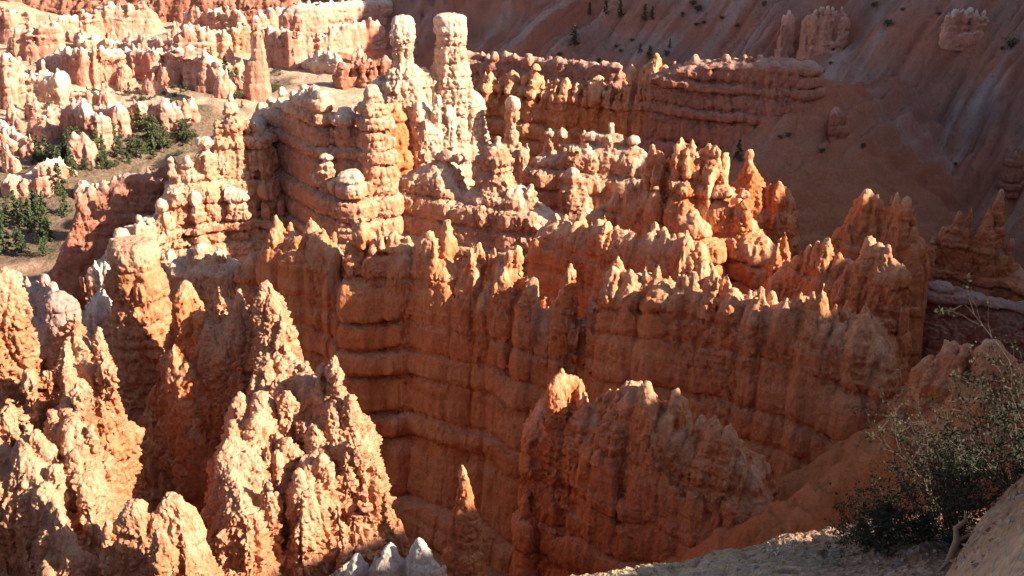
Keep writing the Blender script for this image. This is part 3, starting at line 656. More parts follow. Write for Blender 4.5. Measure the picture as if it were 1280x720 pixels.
# cream knobby ridge
fin('rock_fin', 'cream ridge of stacked knobs in sun in front of the shaded back wall', RF,
    [[(676, 190, 252), (700, 182, 252), (730, 178, 250), (765, 178, 249), (805, 190, 247)]],
    [(687, 159, 16), (703, 156, 16), (717, 163, 16, 248, 40), (730, 158, 14), (741, 161, 12), (752, 166, 14), (764, 153, 20), (773, 161, 10), (792, 169, 20), (683, 175, 14), (802, 182, 14)], 'cream', T0=3.2, flare=.08, seed=21, beds=1.4, vx=.42, knob=.45, bedtop=2)
fin('hoodoo', 'cream hoodoo with two bulging heads before the cream ridge', 'hoodoo',
    [[(700, 262, 238), (735, 262, 237)]], [(716, [(209, 3), (214, 9), (224, 12), (232, 10), (240, 15), (252, 18), (262, 17), (280, 20)], 239), (726, 222, 12, 238, 26), (704, 236, 14)], 'cream', T0=2.2, seed=22, beds=.8, vx=.36, knob=.4)
fin('rock_fin', 'broad layered bluff carrying a large knob headed hoodoo at the centre', RF,
    [[(500, 222, 234), (530, 205, 233), (560, 200, 231), (580, 238, 229), (610, 228, 227), (650, 232, 225), (690, 268, 222), (712, 275, 220)]],
    [(622, [(168, 3), (172, 8), (180, 10), (186, 15), (194, 20), (200, 21), (206, 15), (214, 19), (222, 23), (230, 21), (245, 24)], 227), (558, 180, 12), (573, 182, 13), (545, 190, 14), (588, 234, 12), (603, 231, 14), (640, 226, 14), (665, 228, 20, None, 26, .4), (681, 252, 12), (520, 205, 14), (654, 232, 10)],
    'cream', T0=4.2, flare=.12, seed=23, beds=1.5, vx=.38, knob=.35, bedtop=8)
# three-pronged tower
fin('rock_tower', 'three-stepped tower of stacked layers left of the twin pillared crag', 'rock tower',
    [[(402, 208, 230), (425, 172, 230), (445, 172, 229), (460, 150, 228), (480, 165, 228)], [(420, 222, 225), (455, 222, 224)]],
    [(463, [(105, 4), (108, 5), (122, 5), (127, 14), (140, 18), (160, 19), (180, 20), (240, 22)], 227), (474, 122, 14), (452, 128, 14), (430, [(133, 5), (138, 12), (150, 16), (190, 18)], 230), (413, 140, 14), (445, 134, 14), (440, 212, 42, 223, 26, .2), (407, 192, 24, 227, 24, .35)],
    'cream', T0=2.2, flare=.035, colfl=.05, seed=24, beds=1.6, vx=.36, knob=.3, big=.4, h0=1.5, part='prong', bedtop=2)
# the twin pillared crag
fin('rock_crag', 'twin pillared crag, one pillar like a hammer head, standing highest at the top centre', 'rock crag',
    [[(478, 96, 276), (500, 89, 276), (530, 88, 278), (562, 96, 281), (590, 112, 281)], [(520, 112, 272), (535, 150, 269)]],
    [(503, [(19, 5), (22, 11), (30, 14), (45, 15), (56, 14), (63, 10), (68, 9), (78, 11), (88, 20), (110, 28)], 275), (562, [(17, 15), (21, 21), (40, 22), (50, 20), (62, 20), (75, 22), (95, 26), (112, 29), (130, 27), (160, 30)], 281),
     (530, 84, 22, None, 30, .4), (548, 118, 20, 270, 60, .4), (522, 128, 22, 268, 90, .4), (532, 150, 18, 266, 60, .4), (560, 130, 20, 270, 40, .4), (482, 98, 14)],
    'ivory', T0=3.6, flare=.07, seed=25, beds=.7, vx=.38, knob=.12, part='pillar', rough=.8, ribs=.6, capd=9, big=.2, grooves=.6)
# long shaded back wall in two pieces
fin('rock_wall', 'back wall of orange beds with sunlit tips right of the twin pillared crag', 'rock wall',
    [[(585, 112, 318), (640, 108, 314), (700, 114, 308), (760, 122, 303), (800, 110, 299), (838, 92, 296)]],
    [(602, 100, 12), (613, 86, 16), (626, 95, 14), (640, 84, 18), (656, 92, 12), (670, 79, 16), (684, 96, 12), (697, 95, 12), (709, 96, 22), (721, 98, 12), (735, 102, 14), (748, 95, 24, None, 32), (765, 95, 10), (778, 100, 14), (790, 79, 22, None, 40), (803, 88, 12), (812, 75, 14), (820, 67, 12), (832, 80, 12)],
    'orange', T0=4, flare=.10, chunky=3, fill=False, seed=26, beds=1.9, vx=.5, capd=6, bedtop=10, h0=4)
fin('hoodoo', 'string of sunlit cream knobs standing out from the back wall', 'hoodoo',
    [[(632, 170, 276), (650, 172, 275)]], [(640, [(120, 3), (124, 9), (134, 11), (142, 9), (150, 10), (158, 8), (166, 12), (200, 16)], 276), (650, 160, 12), (630, 165, 10)], 'cream', T0=2.4, seed=27, vx=.44, knob=.4, flare=.08)
fin('rock_wall', 'dull red layered back wall in shade with a row of small pale teeth', 'rock wall',
    [[(828, 90, 292), (850, 80, 290), (900, 76, 286), (950, 75, 281), (990, 75, 278), (1008, 77, 279)]],
    [(830, 82, 12), (843, 75, 10), (858, 77, 10), (870, 68, 11), (884, 74, 12), (896, 74, 9), (907, 67, 15), (920, 72, 10), (930, 67, 11), (939, 67, 10), (950, 68, 12), (964, 70, 12), (985, 72, 12)],
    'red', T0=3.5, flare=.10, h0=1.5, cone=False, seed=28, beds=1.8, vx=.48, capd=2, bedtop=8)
# sunlit wall on the left
fin('rock_wall', 'sunlit cream wall of stacked columns at the left below the far valley', 'rock wall',
    [[(128, 325, 214), (160, 285, 219), (205, 262, 225), (222, 205, 229), (262, 200, 232), (275, 160, 235), (315, 158, 240), (322, 145, 250)]],
    [(255, [(169, 5), (172, 10), (180, 11), (184, 8), (190, 12), (200, 16), (250, 18)], 231), (288, [(112, 2), (122, 3), (128, 6), (142, 8), (149, 16), (160, 19), (166, 17), (180, 20), (250, 22)], 236), (308, [(148, 9), (158, 12), (166, 11), (200, 14)], 238), (233, 190, 24, 229, 60, .35), (213, 190, 14, 227), (272, 150, 18, 234, 30, .4), (220, 230, 20, 225, 60, .4),
     (200, 250, 18, 222, 50, .5), (186, 262, 16, 220, 50, .5), (172, 268, 18, 218), (150, 285, 16, 216), (140, 298, 14, 214), (243, 240, 24, 226, 60, .4), (295, 235, 30, 231, 70, .35)],
    'cream', T0=3.4, flare=.08, foot=.15, foot_at=20, seed=29, beds=1.4, vx=.36, knob=.3, grooves=1.3, big=1.2, part='column', bedtop=2, capd=4)
fin('rock_wall', 'wall section with sunlit crest and face in deep shadow left of the three-stepped tower', 'rock wall',
    [[(322, 140, 258), (338, 132, 253), (352, 128, 248), (366, 124, 244), (380, 114, 239), (400, 112, 232)]],
    [(326, 128, 12), (338, 123, 14), (352, 108, 14), (366, 113, 12), (380, 106, 14), (392, 104, 16)], 'cream', T0=2.6, flare=.05, seed=36, beds=1.1, vx=.36, big=.3, grooves=.15, ribs=.3, rough=.6, bedtop=3, part='column')
fin('rock_fin', 'shaded red buttress running from the cream wall toward the three-stepped tower', RF,
    [[(345, 175, 252), (380, 150, 255), (410, 150, 257), (450, 140, 262), (490, 130, 266)]], [(360, 165, 18), (400, 140, 18), (420, 142, 14)], 'orange', T0=4, flare=.1, seed=30, beds=1.7, vx=.45, parts=False)
fin('rock_mound', 'rounded sunlit blob of rock at the foot of the cream wall', 'rock mound',
    [[(228, 322, 196), (255, 318, 194), (285, 325, 192)]], [(212, 312, 16, 200, 30), (238, 308, 20), (252, 302, 24, None, 20, .4), (272, 308, 22, None, 20, .4), (284, 318, 14), (218, 322, 12)], 'cream', T0=3.2, flare=.12, seed=31, beds=.6, vx=.33, parts=False)
fin('rock_fin', 'dark red shaded fin left of the cream wall beside the pines', RF,
    [[(80, 300, 232), (98, 252, 234), (120, 235, 236), (165, 222, 238), (212, 205, 240)]],
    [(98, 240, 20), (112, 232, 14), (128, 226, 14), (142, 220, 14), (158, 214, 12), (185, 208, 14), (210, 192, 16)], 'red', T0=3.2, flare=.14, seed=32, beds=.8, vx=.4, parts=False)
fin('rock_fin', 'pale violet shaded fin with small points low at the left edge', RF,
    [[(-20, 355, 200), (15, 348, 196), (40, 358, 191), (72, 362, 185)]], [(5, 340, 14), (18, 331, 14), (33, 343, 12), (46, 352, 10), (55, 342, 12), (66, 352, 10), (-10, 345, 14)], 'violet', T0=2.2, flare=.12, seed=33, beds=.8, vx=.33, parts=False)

# ------------------------------------------------------------------ far badlands at the upper left, standing on the valley floor
def badland(name, label, cat, pts, nt, mat='pink', group=None, seed=50, Yfix=None, T0=2.6, flare=.10, tw=(5, 11), th=(2, 13), beds=.9, part='column', parts=True, caps=2.5, **kw):
    """pts: (px, py of the top, py where it meets the ground)"""
    rs = np.random.RandomState(seed)
    Ys = [(Yfix[i] if Yfix else float(ground_hit(p[0], p[2], 150)[1])) for i, p in enumerate(pts)]
    Ys = list(np.convolve(np.pad(Ys, 1, mode='edge'), [.25, .5, .25], 'valid')) if len(Ys) > 2 else Ys
    body = [(p[0], p[1] + 4, Y) for p, Y in zip(pts, Ys)]
    nt = int(nt * 1.7) if nt > 2 else nt; xs = np.linspace(pts[0][0], pts[-1][0], nt) if nt else []
    tips = []
    for i, x in enumerate(xs):
        x = x + rs.uniform(-2.5, 2.5); Y = float(np.interp(x, [b[0] for b in body], Ys)); t = float(np.interp(x, [p[0] for p in pts], [p[1] for p in pts]))
        hgt = rs.uniform(*th); tips.append((x, t + 3 - hgt * .6, rs.uniform(*tw), Y - rs.uniform(0, 4), hgt * 1.8 + 6, rs.uniform(.25, .7)))
    return fin(name, label, cat, [body], tips, mat, group, T0=T0, flare=flare, seed=seed, beds=beds, part=part, parts=parts, knob=.3, capd=caps, vx=max(.45, np.mean(Ys) * .0019), rough=1.0, ribs=1.3, grooves=1.0, **kw)
RW = 'rock wall'; FB = 'far badland rocks'
B = [
 ('rock_wall', 'pair of tall lit columns cut by the left edge near the top', RW, [(-12, 12, 50), (5, 8, 50), (20, 12, 50)], 4, 'pink'),
 ('hoodoo', 'small pointed sunlit hoodoo before the shaded cliff in the top left corner', 'hoodoo', [(31, 10, 34), (37, 10, 34)], 1, 'pink'),
 ('rock_wall', 'short sunlit wall below the shaded cliff at the top left', RW, [(24, 36, 72), (46, 31, 74), (68, 24, 68)], 5, 'pink'),
 ('rock_wall', 'low ridge of pink points against the flat topped lit cliff', RW, [(74, 20, 50), (98, 15, 48), (120, 13, 46)], 5, 'pink'),
 ('rock_cliff', 'flat topped lit cliff on a spreading pyramid of debris at the top left', 'cliff', [(124, 3, 42), (150, 2, 44), (180, 3, 40)], 6, 'pink'),
 ('rock_wall', 'line of pink blocks at the foot of the flat topped cliff', RW, [(148, 50, 64), (176, 43, 60), (216, 46, 62)], 6, 'pink'),
 ('rock_wall', 'pink wall with a leaning point just left of the tall dark spire', RW, [(226, 36, 64), (242, 26, 64), (262, 34, 66), (282, 36, 66)], 6, 'pink'),
 ('rock_wall', 'pale wall directly behind the tall dark spire at the top', RW, [(284, 36, 62), (300, 30, 60), (312, 34, 62)], 3, 'cream'),
 ('rock_wall', 'shelf wall with white rim and dark gaps at the upper left', RW, [(54, 66, 90), (82, 62, 106), (100, 60, 108), (148, 57, 98)], 9, 'pink'),
 ('rock_wall', 'shelf wall of round columns right of the white rimmed shelf wall', RW, [(152, 59, 92), (170, 58, 100), (192, 60, 106), (208, 62, 94)], 6, 'pink'),
 ('rock_wall', 'red columned wall ending in a white block above the sandy mound', RW, [(212, 58, 98), (240, 59, 106), (260, 64, 116), (274, 80, 116)], 6, 'pink'),
 ('rock_wall', 'white streaked pillars low on the left below the shelf wall', RW, [(18, 88, 122), (42, 86, 122), (70, 89, 128)], 6, 'pale'),
 ('hoodoo', 'single stubby white pillar right of the white streaked pillars', 'hoodoo', [(73, 86, 114), (80, 86, 114)], 1, 'pale'),
 ('rock_wall', 'columns cut by the left edge beside the white streaked pillars', RW, [(-12, 70, 130), (0, 66, 130), (14, 68, 130)], 4, 'pink'),
 ('rock_wall', 'stout group of orange pillars above the pine grove', RW, [(84, 128, 168), (100, 122, 174), (112, 133, 180), (124, 140, 180)], 5, 'pink'),
 ('rock_wall', 'upright slab pair right of the stout orange pillars', RW, [(126, 130, 154), (146, 128, 166)], 3, 'pink'),
 ('rock_wall', 'humped red rock with dark left side beyond the pine grove', RW, [(157, 132, 154), (172, 123, 158), (185, 134, 154)], 3, 'pink'),
 ('rock_wall', 'shaded red block with flat top between humped rock and twin needles', RW, [(188, 127, 152), (205, 124, 162), (217, 127, 157)], 3, 'pink'),
 ('hoodoo', 'twin thin needles at the right end of the far pillar rows', 'hoodoo', [(232, 122, 150), (241, 124, 150)], 2, 'pink'),
 ('hoodoo', 'rounded standing stone among the pines at the left', 'hoodoo', [(92, 166, 204), (104, 164, 204)], 2, 'pink'),
 ('rock_wall', 'lumpy orange ridge cut by the left edge above the big pines', RW, [(-6, 143, 168), (14, 160, 184), (33, 166, 194)], 4, 'pink'),
 ('rock_wall', 'small lit crest with dark left side above the big pines', RW, [(12, 214, 242), (36, 213, 240), (52, 199, 236), (70, 194, 218), (82, 202, 216)], 6, 'pink'),
 ('rock_wall', 'topmost row of lit pink teeth right of the tall dark spire', RW, [(326, 14, 42), (355, 10, 36), (400, 5, 30), (416, 13, 30)], 9, 'pink'),
 ('rock_wall', 'deep red columns immediately right of the tall dark spire', RW, [(329, 30, 82), (347, 33, 82), (370, 36, 84)], 4, 'pink'),
 ('rock_wall', 'stepped red wall between the deep red columns and the hammer pillar', RW, [(374, 50, 78), (400, 40, 68), (430, 26, 62), (460, 22, 58), (474, 26, 56)], 9, 'pink'),
 ('rock_wall', 'little white crest before the stepped red wall', RW, [(386, 68, 86), (405, 61, 90), (422, 68, 94)], 5, 'pale'),
 ('rock_wall', 'ragged pale ridge at the top edge above the leaning point wall', RW, [(232, 14, 36), (262, 8, 34), (300, 13, 36)], 6, 'pink'),
 ('rock_wall', 'low rubble crest below the white rimmed shelf wall', RW, [(88, 114, 126), (104, 111, 124), (122, 112, 122)], 4, 'pink'),
 ('rock_wall', 'two small orange pillars left of the stout group of pillars', RW, [(60, 132, 152), (74, 130, 153)], 2, 'pink'),
 ('rock_wall', 'small lit blocks in a row above the dark red shaded fin', RW, [(102, 224, 246), (118, 228, 248), (132, 222, 246)], 4, 'pink'),
 ('rock_wall', 'bright flake of rock beside the dark red shaded fin', RW, [(150, 217, 252), (163, 211, 252)], 2, 'cream'),
 ('rock_wall', 'jumble of pale stubs under the flat topped cliff', RW, [(100, 40, 58), (122, 44, 60), (140, 46, 60)], 6, 'pale'),
 ('rock_wall', 'dusky hump of rock left of the hammer pillar', RW, [(425, 80, 108), (452, 70, 106), (480, 72, 104)], 3, 'red'),
]
for i, b in enumerate(B):
    badland(*b[:5], mat=b[5], group=FB, seed=60 + i, T0=2.2 if b[2] == 'hoodoo' else 2.8, flare=.42 if b[0] == 'rock_cliff' else .10, parts=b[2] != 'hoodoo', part='column')
fin('hoodoo', 'tall dark spire standing alone at the top left of the twin pillared crag', 'hoodoo', [[(316, 70, 440), (323, 70, 440)]],
    [(319, [(19, 3), (24, 5), (40, 5), (60, 6), (92, 8)], 440)], 'pink', T0=2, flare=.1, seed=95, vx=.7, parts=False)
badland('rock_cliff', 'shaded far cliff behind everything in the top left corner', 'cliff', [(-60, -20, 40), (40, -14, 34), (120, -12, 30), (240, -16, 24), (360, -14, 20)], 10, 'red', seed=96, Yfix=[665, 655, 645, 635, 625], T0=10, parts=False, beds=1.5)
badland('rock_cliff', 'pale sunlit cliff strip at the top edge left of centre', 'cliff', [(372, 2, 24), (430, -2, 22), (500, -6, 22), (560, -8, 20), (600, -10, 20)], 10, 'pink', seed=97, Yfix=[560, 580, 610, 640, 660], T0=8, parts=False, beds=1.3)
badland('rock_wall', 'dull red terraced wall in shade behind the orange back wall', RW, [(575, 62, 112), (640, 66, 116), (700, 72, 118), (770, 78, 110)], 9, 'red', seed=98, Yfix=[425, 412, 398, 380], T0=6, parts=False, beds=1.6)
# on the long slope
badland('rock_tower', 'blocky tower with lit white tips high on the shaded slope', 'rock tower', [(1013, 14, 60), (1030, 10, 60), (1055, 12, 58)], 5, 'pink', seed=99, T0=1.6, flare=.02, th=(4, 12), big=.2)
badland('hoodoo', 'narrow pillar left of the blocky tower on the shaded slope', 'hoodoo', [(981, 16, 62), (989, 14, 62)], 2, 'pink', seed=100, T0=1.2, flare=.02, big=.1, parts=False)
badland('rock_tower', 'broken castle of orange blocks at the top right of the slope', 'rock tower', [(1186, 16, 32), (1205, 8, 33), (1232, 14, 30)], 5, 'pink', seed=101, T0=1.5, flare=.03, big=.2, th=(4, 10))
badland('hoodoo', 'small lone column low on the shaded slope below the blocky tower', 'hoodoo', [(1042, 132, 160), (1046, 130, 160)], 1, 'red', seed=102, T0=1.8, parts=False)
badland('hoodoo', 'slim cone standing on the slope at the right edge above the castle', 'hoodoo', [(1270, 190, 216), (1276, 196, 216)], 1, 'red', seed=103, T0=1.8, parts=False, th=(10, 11))

for k in range(6):
    fin('rock_outcrop', 'small pink outcrop scattered in the gaps between the larger far walls', 'rock outcrop', [[(640 - 9, 330, 420), (640, 326, 420), (640 + 6 + 2 * k, 331, 421)]],
        [(640 + dx, 322 - dy, 9, None, 14, .5) for dx, dy in [[(-6, 3), (2, 8), (8, 0)], [(-8, 0), (-2, 4), (5, 10)], [(0, 12)], [(-5, 6), (6, 5)], [(-8, 8), (0, 3), (9, 6)], [(-3, 9), (4, 4)]][k]],
        'pink', 'small outcrops between the far walls', T0=2.0, flare=.12, seed=120 + k, beds=.9, vx=.8, parts=False, base=float(at(640, 355, 420)[2]), rough=1.0, ribs=1.2, grooves=1.0, capd=2.5)
PRO = [o for o in raise_rock() if o.get('category') == 'rock outcrop']
rs = np.random.RandomState(31)
for k in range(54):
    px, py = [(rs.uniform(0, 150), rs.uniform(96, 150)), (rs.uniform(120, 320), rs.uniform(38, 70)), (rs.uniform(0, 120), rs.uniform(36, 76)), (rs.uniform(150, 320), rs.uniform(92, 130)), (rs.uniform(320, 470), rs.uniform(30, 90)), (rs.uniform(0, 60), rs.uniform(150, 215))][k % 6]
    o = PRO[k] if k < len(PRO) else copy_tree(PRO[k % len(PRO)]); p = ground_hit(px, py, 150)
    s_ = rs.uniform(.45, 1.0); o.scale = (s_, s_, s_ * rs.uniform(.8, 1.3)); o.rotation_euler = (0, 0, rs.uniform(-.7, .7))
    o.location = (p[0], p[1], float(ground(p[0:1], p[1:2])[0]) - 1.2 * s_)

# ------------------------------------------------------------------ trees and plants
def leaf_material(name, a, b_):
    m, nt, b = nodes_of(name); g = G(nt); oi = g.n('ShaderNodeObjectInfo'); P = g.n('ShaderNodeNewGeometry').outputs['Position']
    w = g.n('ShaderNodeTexWhiteNoise', noise_dimensions='3D'); g.l(g.vmul(P, (9, 9, 9)), w.inputs['Vector'])
    f = g.math('ADD', g.math('MULTIPLY', g.noise(P, 1.1, 3), .7), g.math('MULTIPLY', oi.outputs['Random'], .3))
    g.l(g.mix(g.mapr(f, .25, .75), a, b_), b.inputs['Base Color']); b.inputs['Roughness'].default_value = .7
    return m
def bark_material(name, a, b_):
    m, nt, b = nodes_of(name); g = G(nt); P = g.n('ShaderNodeTexCoord').outputs['Object']
    g.l(g.mix(g.noise(g.vmul(P, (1, 1, .2)), 14, 5), a, b_), b.inputs['Base Color']); return m
M['needle'] = leaf_material('pine needles', (.045, .065, .028), (.085, .105, .045))
M['round'] = leaf_material('broad olive foliage', (.055, .07, .028), (.10, .11, .045))
M['sage'] = leaf_material('grey green shrub leaves', (.05, .055, .03), (.10, .10, .055))
M['bush'] = leaf_material('dark olive leaves', (.020, .024, .010), (.065, .065, .026))
M['bark'] = bark_material('grey brown bark', (.045, .034, .025), (.12, .095, .07))
M['deadwood'] = bark_material('bleached bare wood', (.30, .24, .19), (.55, .49, .42))
M['root'] = bark_material('orange brown root', (.22, .11, .06), (.36, .22, .14))
M['petal'] = leaf_material('white petals', (.70, .68, .70), (.8, .78, .8))

def quads(c, size, rs, stretch=1.0):
    """one small tilted quad at each centre"""
    n = len(c); a = rs.normal(size=(n, 3)); a /= np.linalg.norm(a, axis=1)[:, None]; b = rs.normal(size=(n, 3)); b = np.cross(a, b); b /= np.linalg.norm(b, axis=1)[:, None]
    s = (np.asarray(size) * rs.uniform(.6, 1.3, n))[:, None]
    V = np.stack([c - a * s * stretch, c - b * s, c + a * s * stretch, c + b * s], 1).reshape(-1, 3)
    return V, np.arange(4 * n).reshape(-1, 4)
def tube(paths, sides=5):
    """paths: lists of (x, y, z, radius)"""
    Vs, Fs, o = [], [], 0
    an = np.linspace(0, 2 * np.pi, sides, endpoint=False)
    for p in paths:
        p = np.asarray(p, float); q = p[:, :3]; t = np.gradient(q, axis=0); t /= np.maximum(np.linalg.norm(t, axis=1), 1e-9)[:, None]
        ref = np.where(np.abs(t[:, 2:3]) > .9, np.array([[1., 0, 0]]), np.array([[0, 0, 1.]])); a = np.cross(t, ref); a /= np.linalg.norm(a, axis=1)[:, None]; b = np.cross(t, a)
        ring = q[:, None] + p[:, 3][:, None, None] * (np.cos(an)[None, :, None] * a[:, None] + np.sin(an)[None, :, None] * b[:, None])
        Vs.append(ring.reshape(-1, 3)); n = len(p); i = np.arange((n - 1) * sides).reshape(n - 1, sides) + o
        Fs.append(np.stack([i, np.roll(i, -1, 1), np.roll(i, -1, 1) + sides, i + sides], -1).reshape(-1, 4)); o += n * sides
    return np.concatenate(Vs), np.concatenate(Fs)
def make_pine(seed, slim=1.0):
    """a conifer one metre tall"""
    rs = np.random.RandomState(seed); o = empty('pine_tree', (0, 0, 0))
    limbs = []; cs = []
    for k in range(46):
        h = .10 + .86 * (k / 46) ** .9; L = slim * (.20 * (1 - h) ** .8 + .012) * rs.uniform(.55, 1.25); an = rs.uniform(0, 6.283)
        tip = np.array([math.cos(an) * L, math.sin(an) * L, h - .25 * L]); limbs.append([(0, 0, h, .004), (*tip, .0015)])
        for q in range(int(9 + 40 * L)):
            t = rs.uniform(.25, 1.05); cs.append(np.array([0, 0, h]) * (1 - t) + tip * t + rs.normal(size=3) * .012)
    V, F = tube([[(0, 0, -.04, .020), (0, 0, .4, .013), (.004, 0, .8, .006), (0, 0, 1, .002)]] + limbs, 5)
    link_mesh('trunk', V, F, M['bark'], o)
    V, F = quads(np.array(cs), .024, rs, 1.7); link_mesh('crown', V, F, M['needle'], o, smooth=False); return o
def make_round(seed):
    rs = np.random.RandomState(seed); o = empty('leafy_tree', (0, 0, 0)); limbs = [[(0, 0, -.05, .03), (.01, 0, .3, .022), (0, .02, .6, .010)]]; cs = []
    for k in range(13):
        an = rs.uniform(0, 6.28); h = rs.uniform(.35, .9); R = .36 * math.sqrt(max(.05, 1 - ((h - .55) / .5) ** 2)) * rs.uniform(.5, 1.05)
        c = np.array([math.cos(an) * R, math.sin(an) * R, h]); limbs.append([(0, 0, .25, .012), (*(c * .6 + np.array([0, 0, .12])), .007), (*c, .003)])
        d = rs.normal(size=(75, 3)); d /= np.linalg.norm(d, axis=1)[:, None]; cs.append(c + d * (.13 * rs.uniform(.4, 1.1, 75) ** .5)[:, None] * np.array([1, 1, .75]))
    V, F = tube(limbs, 5); link_mesh('trunk', V, F, M['bark'], o)
    V, F = quads(np.concatenate(cs), .024, rs, 1.4); link_mesh('crown', V, F, M['round'], o, smooth=False); return o
def make_shrub(seed):
    rs = np.random.RandomState(seed); o = empty('shrub', (0, 0, 0)); st = []; cs = []
    for k in range(9):
        an = rs.uniform(0, 6.28); R = rs.uniform(.1, .5); c = np.array([math.cos(an) * R, math.sin(an) * R, rs.uniform(.25, .7)])
        st.append([(0, 0, -.1, .03), (*(c * .5), .02), (*c, .008)]); cs.append(c + rs.normal(size=(26, 3)) * np.array([.15, .15, .13]))
    V, F = tube(st, 4); link_mesh('stems', V, F, M['bark'], o); V, F = quads(np.concatenate(cs), .06, rs, 1.3); link_mesh('foliage', V, F, M['sage'], o, smooth=False); return o
PROTO = {'pine': [make_pine(1, 1.25), make_pine(2, 1.5), make_pine(3, 1.0)], 'round': [make_round(4), make_round(5)], 'shrub': [make_shrub(6), make_shrub(7), make_shrub(8)]}
USED = set(); _tr = random.Random(4)
def plant(kind, px, py, hpx, label, group=None, Y=None):
    """stands where the pixel of its foot meets the ground, as tall as its height in the picture"""
    i = _tr.randrange(len(PROTO[kind])); p = at(px, py, Y) if Y else ground_hit(px, py, 120)
    o = PROTO[kind][i]
    if (kind, i) in USED: o = copy_tree(o)
    USED.add((kind, i))
    h = hpx * m_per_px(px, py, p[1]) * 1.04
    o.location = (p[0], p[1], float(ground(np.array([p[0]]), np.array([p[1]]))[0]) - .02 * h)
    if kind == 'shrub': w = _tr.uniform(.9, 1.3) * h; o.scale = (w, w, h)
    else: w = _tr.uniform(.9, 1.15) * h; o.scale = (w, w, h)
    o.rotation_euler = (0, 0, _tr.uniform(0, 6.28)); return tag(o, label, {'pine': 'pine tree', 'round': 'tree', 'shrub': 'shrub'}[kind], group)
for a in [
 (57, 286, 34, 'pine standing free at the end of the left edge grove'), (28, 284, 36, 'dark pine second from the left edge in the near grove'), (6, 318, 46, 'tallest pine, cut by the left edge'),
 (1, 284, 40, 'pine half hidden at the left edge behind the tallest pine'), (82, 268, 30, 'pine beside the dark red shaded fin'), (76, 244, 42, 'slender pine above the dark red shaded fin'), (42, 262, 22, 'short pine between the two rows of the near grove'),
 (50, 202, 34, 'tall pine left of the rounded standing stone'), (80, 205, 26, 'pine touching the left side of the rounded standing stone'), (89, 212, 30, 'pine right before the rounded standing stone'), (112, 206, 18, 'small pine right of the rounded standing stone'),
 (130, 198, 30, 'tall thin pine above the middle of the grove'), (283, 100, 30, 'slim pine below the tall dark spire'), (297, 112, 28, 'second slim pine below the tall dark spire, further right'),
 (308, 118, 20, 'short pine at the head of the cream wall'), (42, 192, 24, 'pine on the slope under the lumpy orange ridge'), (150, 192, 18, 'small pine in the dark heart of the grove'), (118, 178, 18, 'small pine under the stout orange pillars'), (268, 104, 16, 'little pine under the red columned wall'),
]: plant('pine', a[0], a[1], a[2], a[3], 'pines of the left valley')
for a in [
 (199, 188, 20, 'rounded pale green tree at the right end of the grove'), (170, 192, 20, 'olive tree left of the rounded pale green tree'), (152, 200, 20, 'broad olive tree in the middle of the grove'), (128, 208, 18, 'low olive tree at the front of the grove'),
 (186, 194, 13, 'small olive tree tucked beside the rounded pale green tree'), (108, 214, 16, 'olive tree at the lower left of the grove'), (142, 214, 14, 'squat tree at the bottom edge of the grove'), (320, 112, 18, 'olive tree in the hollow beside the cream wall'), (300, 126, 14, 'squat olive tree on the shoulder of the cream wall'), (330, 122, 16, 'olive tree in shade above the cream wall crest')
]: plant('round', a[0], a[1], a[2], a[3], 'leafy trees of the left valley')
for a in [
 (718, 60, 28, 'dark pine standing alone on the slope right of twin pillared crag'), (737, 21, 16, 'leftmost pine of the group at the top edge'), (757, 22, 22, 'tallest pine of the group at the top edge'), (775, 23, 22, 'pine right of the tallest one at the top edge'),
 (806, 27, 20, 'left one of two pines close together near the top'), (815, 26, 17, 'right one of two pines close together near the top'), (800, 66, 12, 'small pine above the orange back wall'), (812, 77, 18, 'pine rising just behind the highest tip of the back wall'), (837, 62, 12, 'small pine upslope from the highest tip of the back wall')
]: plant('pine', a[0], a[1], a[2], a[3], 'pines on the shaded slope')
rs = np.random.RandomState(77)
for k in range(74):
    px = rs.uniform(40, 250); py = 222 - (px - 40) * .27 + rs.uniform(-30, 16)
    plant('pine' if k % 6 else 'round', px, py, rs.choice([10, 14, 18, 24, 30]) * rs.uniform(.85, 1.1), 'one of the trees crowded together in the dark pine grove at the left', 'trees crowded in the dark grove')
for k in range(20):
    plant('pine', rs.uniform(0, 62), rs.uniform(255, 322), rs.uniform(20, 36), 'one of the dark pines packed along the left edge', 'pines packed along the left edge')
for k in range(34):
    plant('pine', rs.uniform(10, 330), rs.uniform(62, 150), rs.uniform(9, 19), 'small dark pine dotted among the far pink walls', 'pines dotted among the far walls')
plant('pine', 923, 202, 28, 'dark pine in the shaded hollow right of the ragged castle')
for k, a in enumerate([(833, 72, 8), (873, 16, 9), (866, 8, 7), (853, 24, 6), (921, 37, 5), (954, 11, 7), (1092, 9, 8), (1109, 34, 10), (1128, 16, 5), (1263, 60, 14), (1252, 63, 6), (1038, 82, 5), (1024, 90, 5), (770, 60, 5), (790, 52, 5), (776, 66, 5), (985, 172, 6), (975, 178, 6), (1078, 190, 7), (1194, 208, 6), (1027, 191, 6), (1174, 20, 5), (870, 33, 5), (700, 72, 6), (748, 78, 6), (902, 24, 5), (880, 30, 5)]):
    if abs(a[0] - 1260) < 20: lb = ['larger dark shrub beside the pale patch at the right edge', 'small shrub next to the larger one beside the pale patch'][a[2] < 10]
    else: lb = 'small dark shrub dotting the long shaded slope'
    plant('shrub', *a, lb, 'shrubs on the shaded slope')
rs = np.random.RandomState(12)
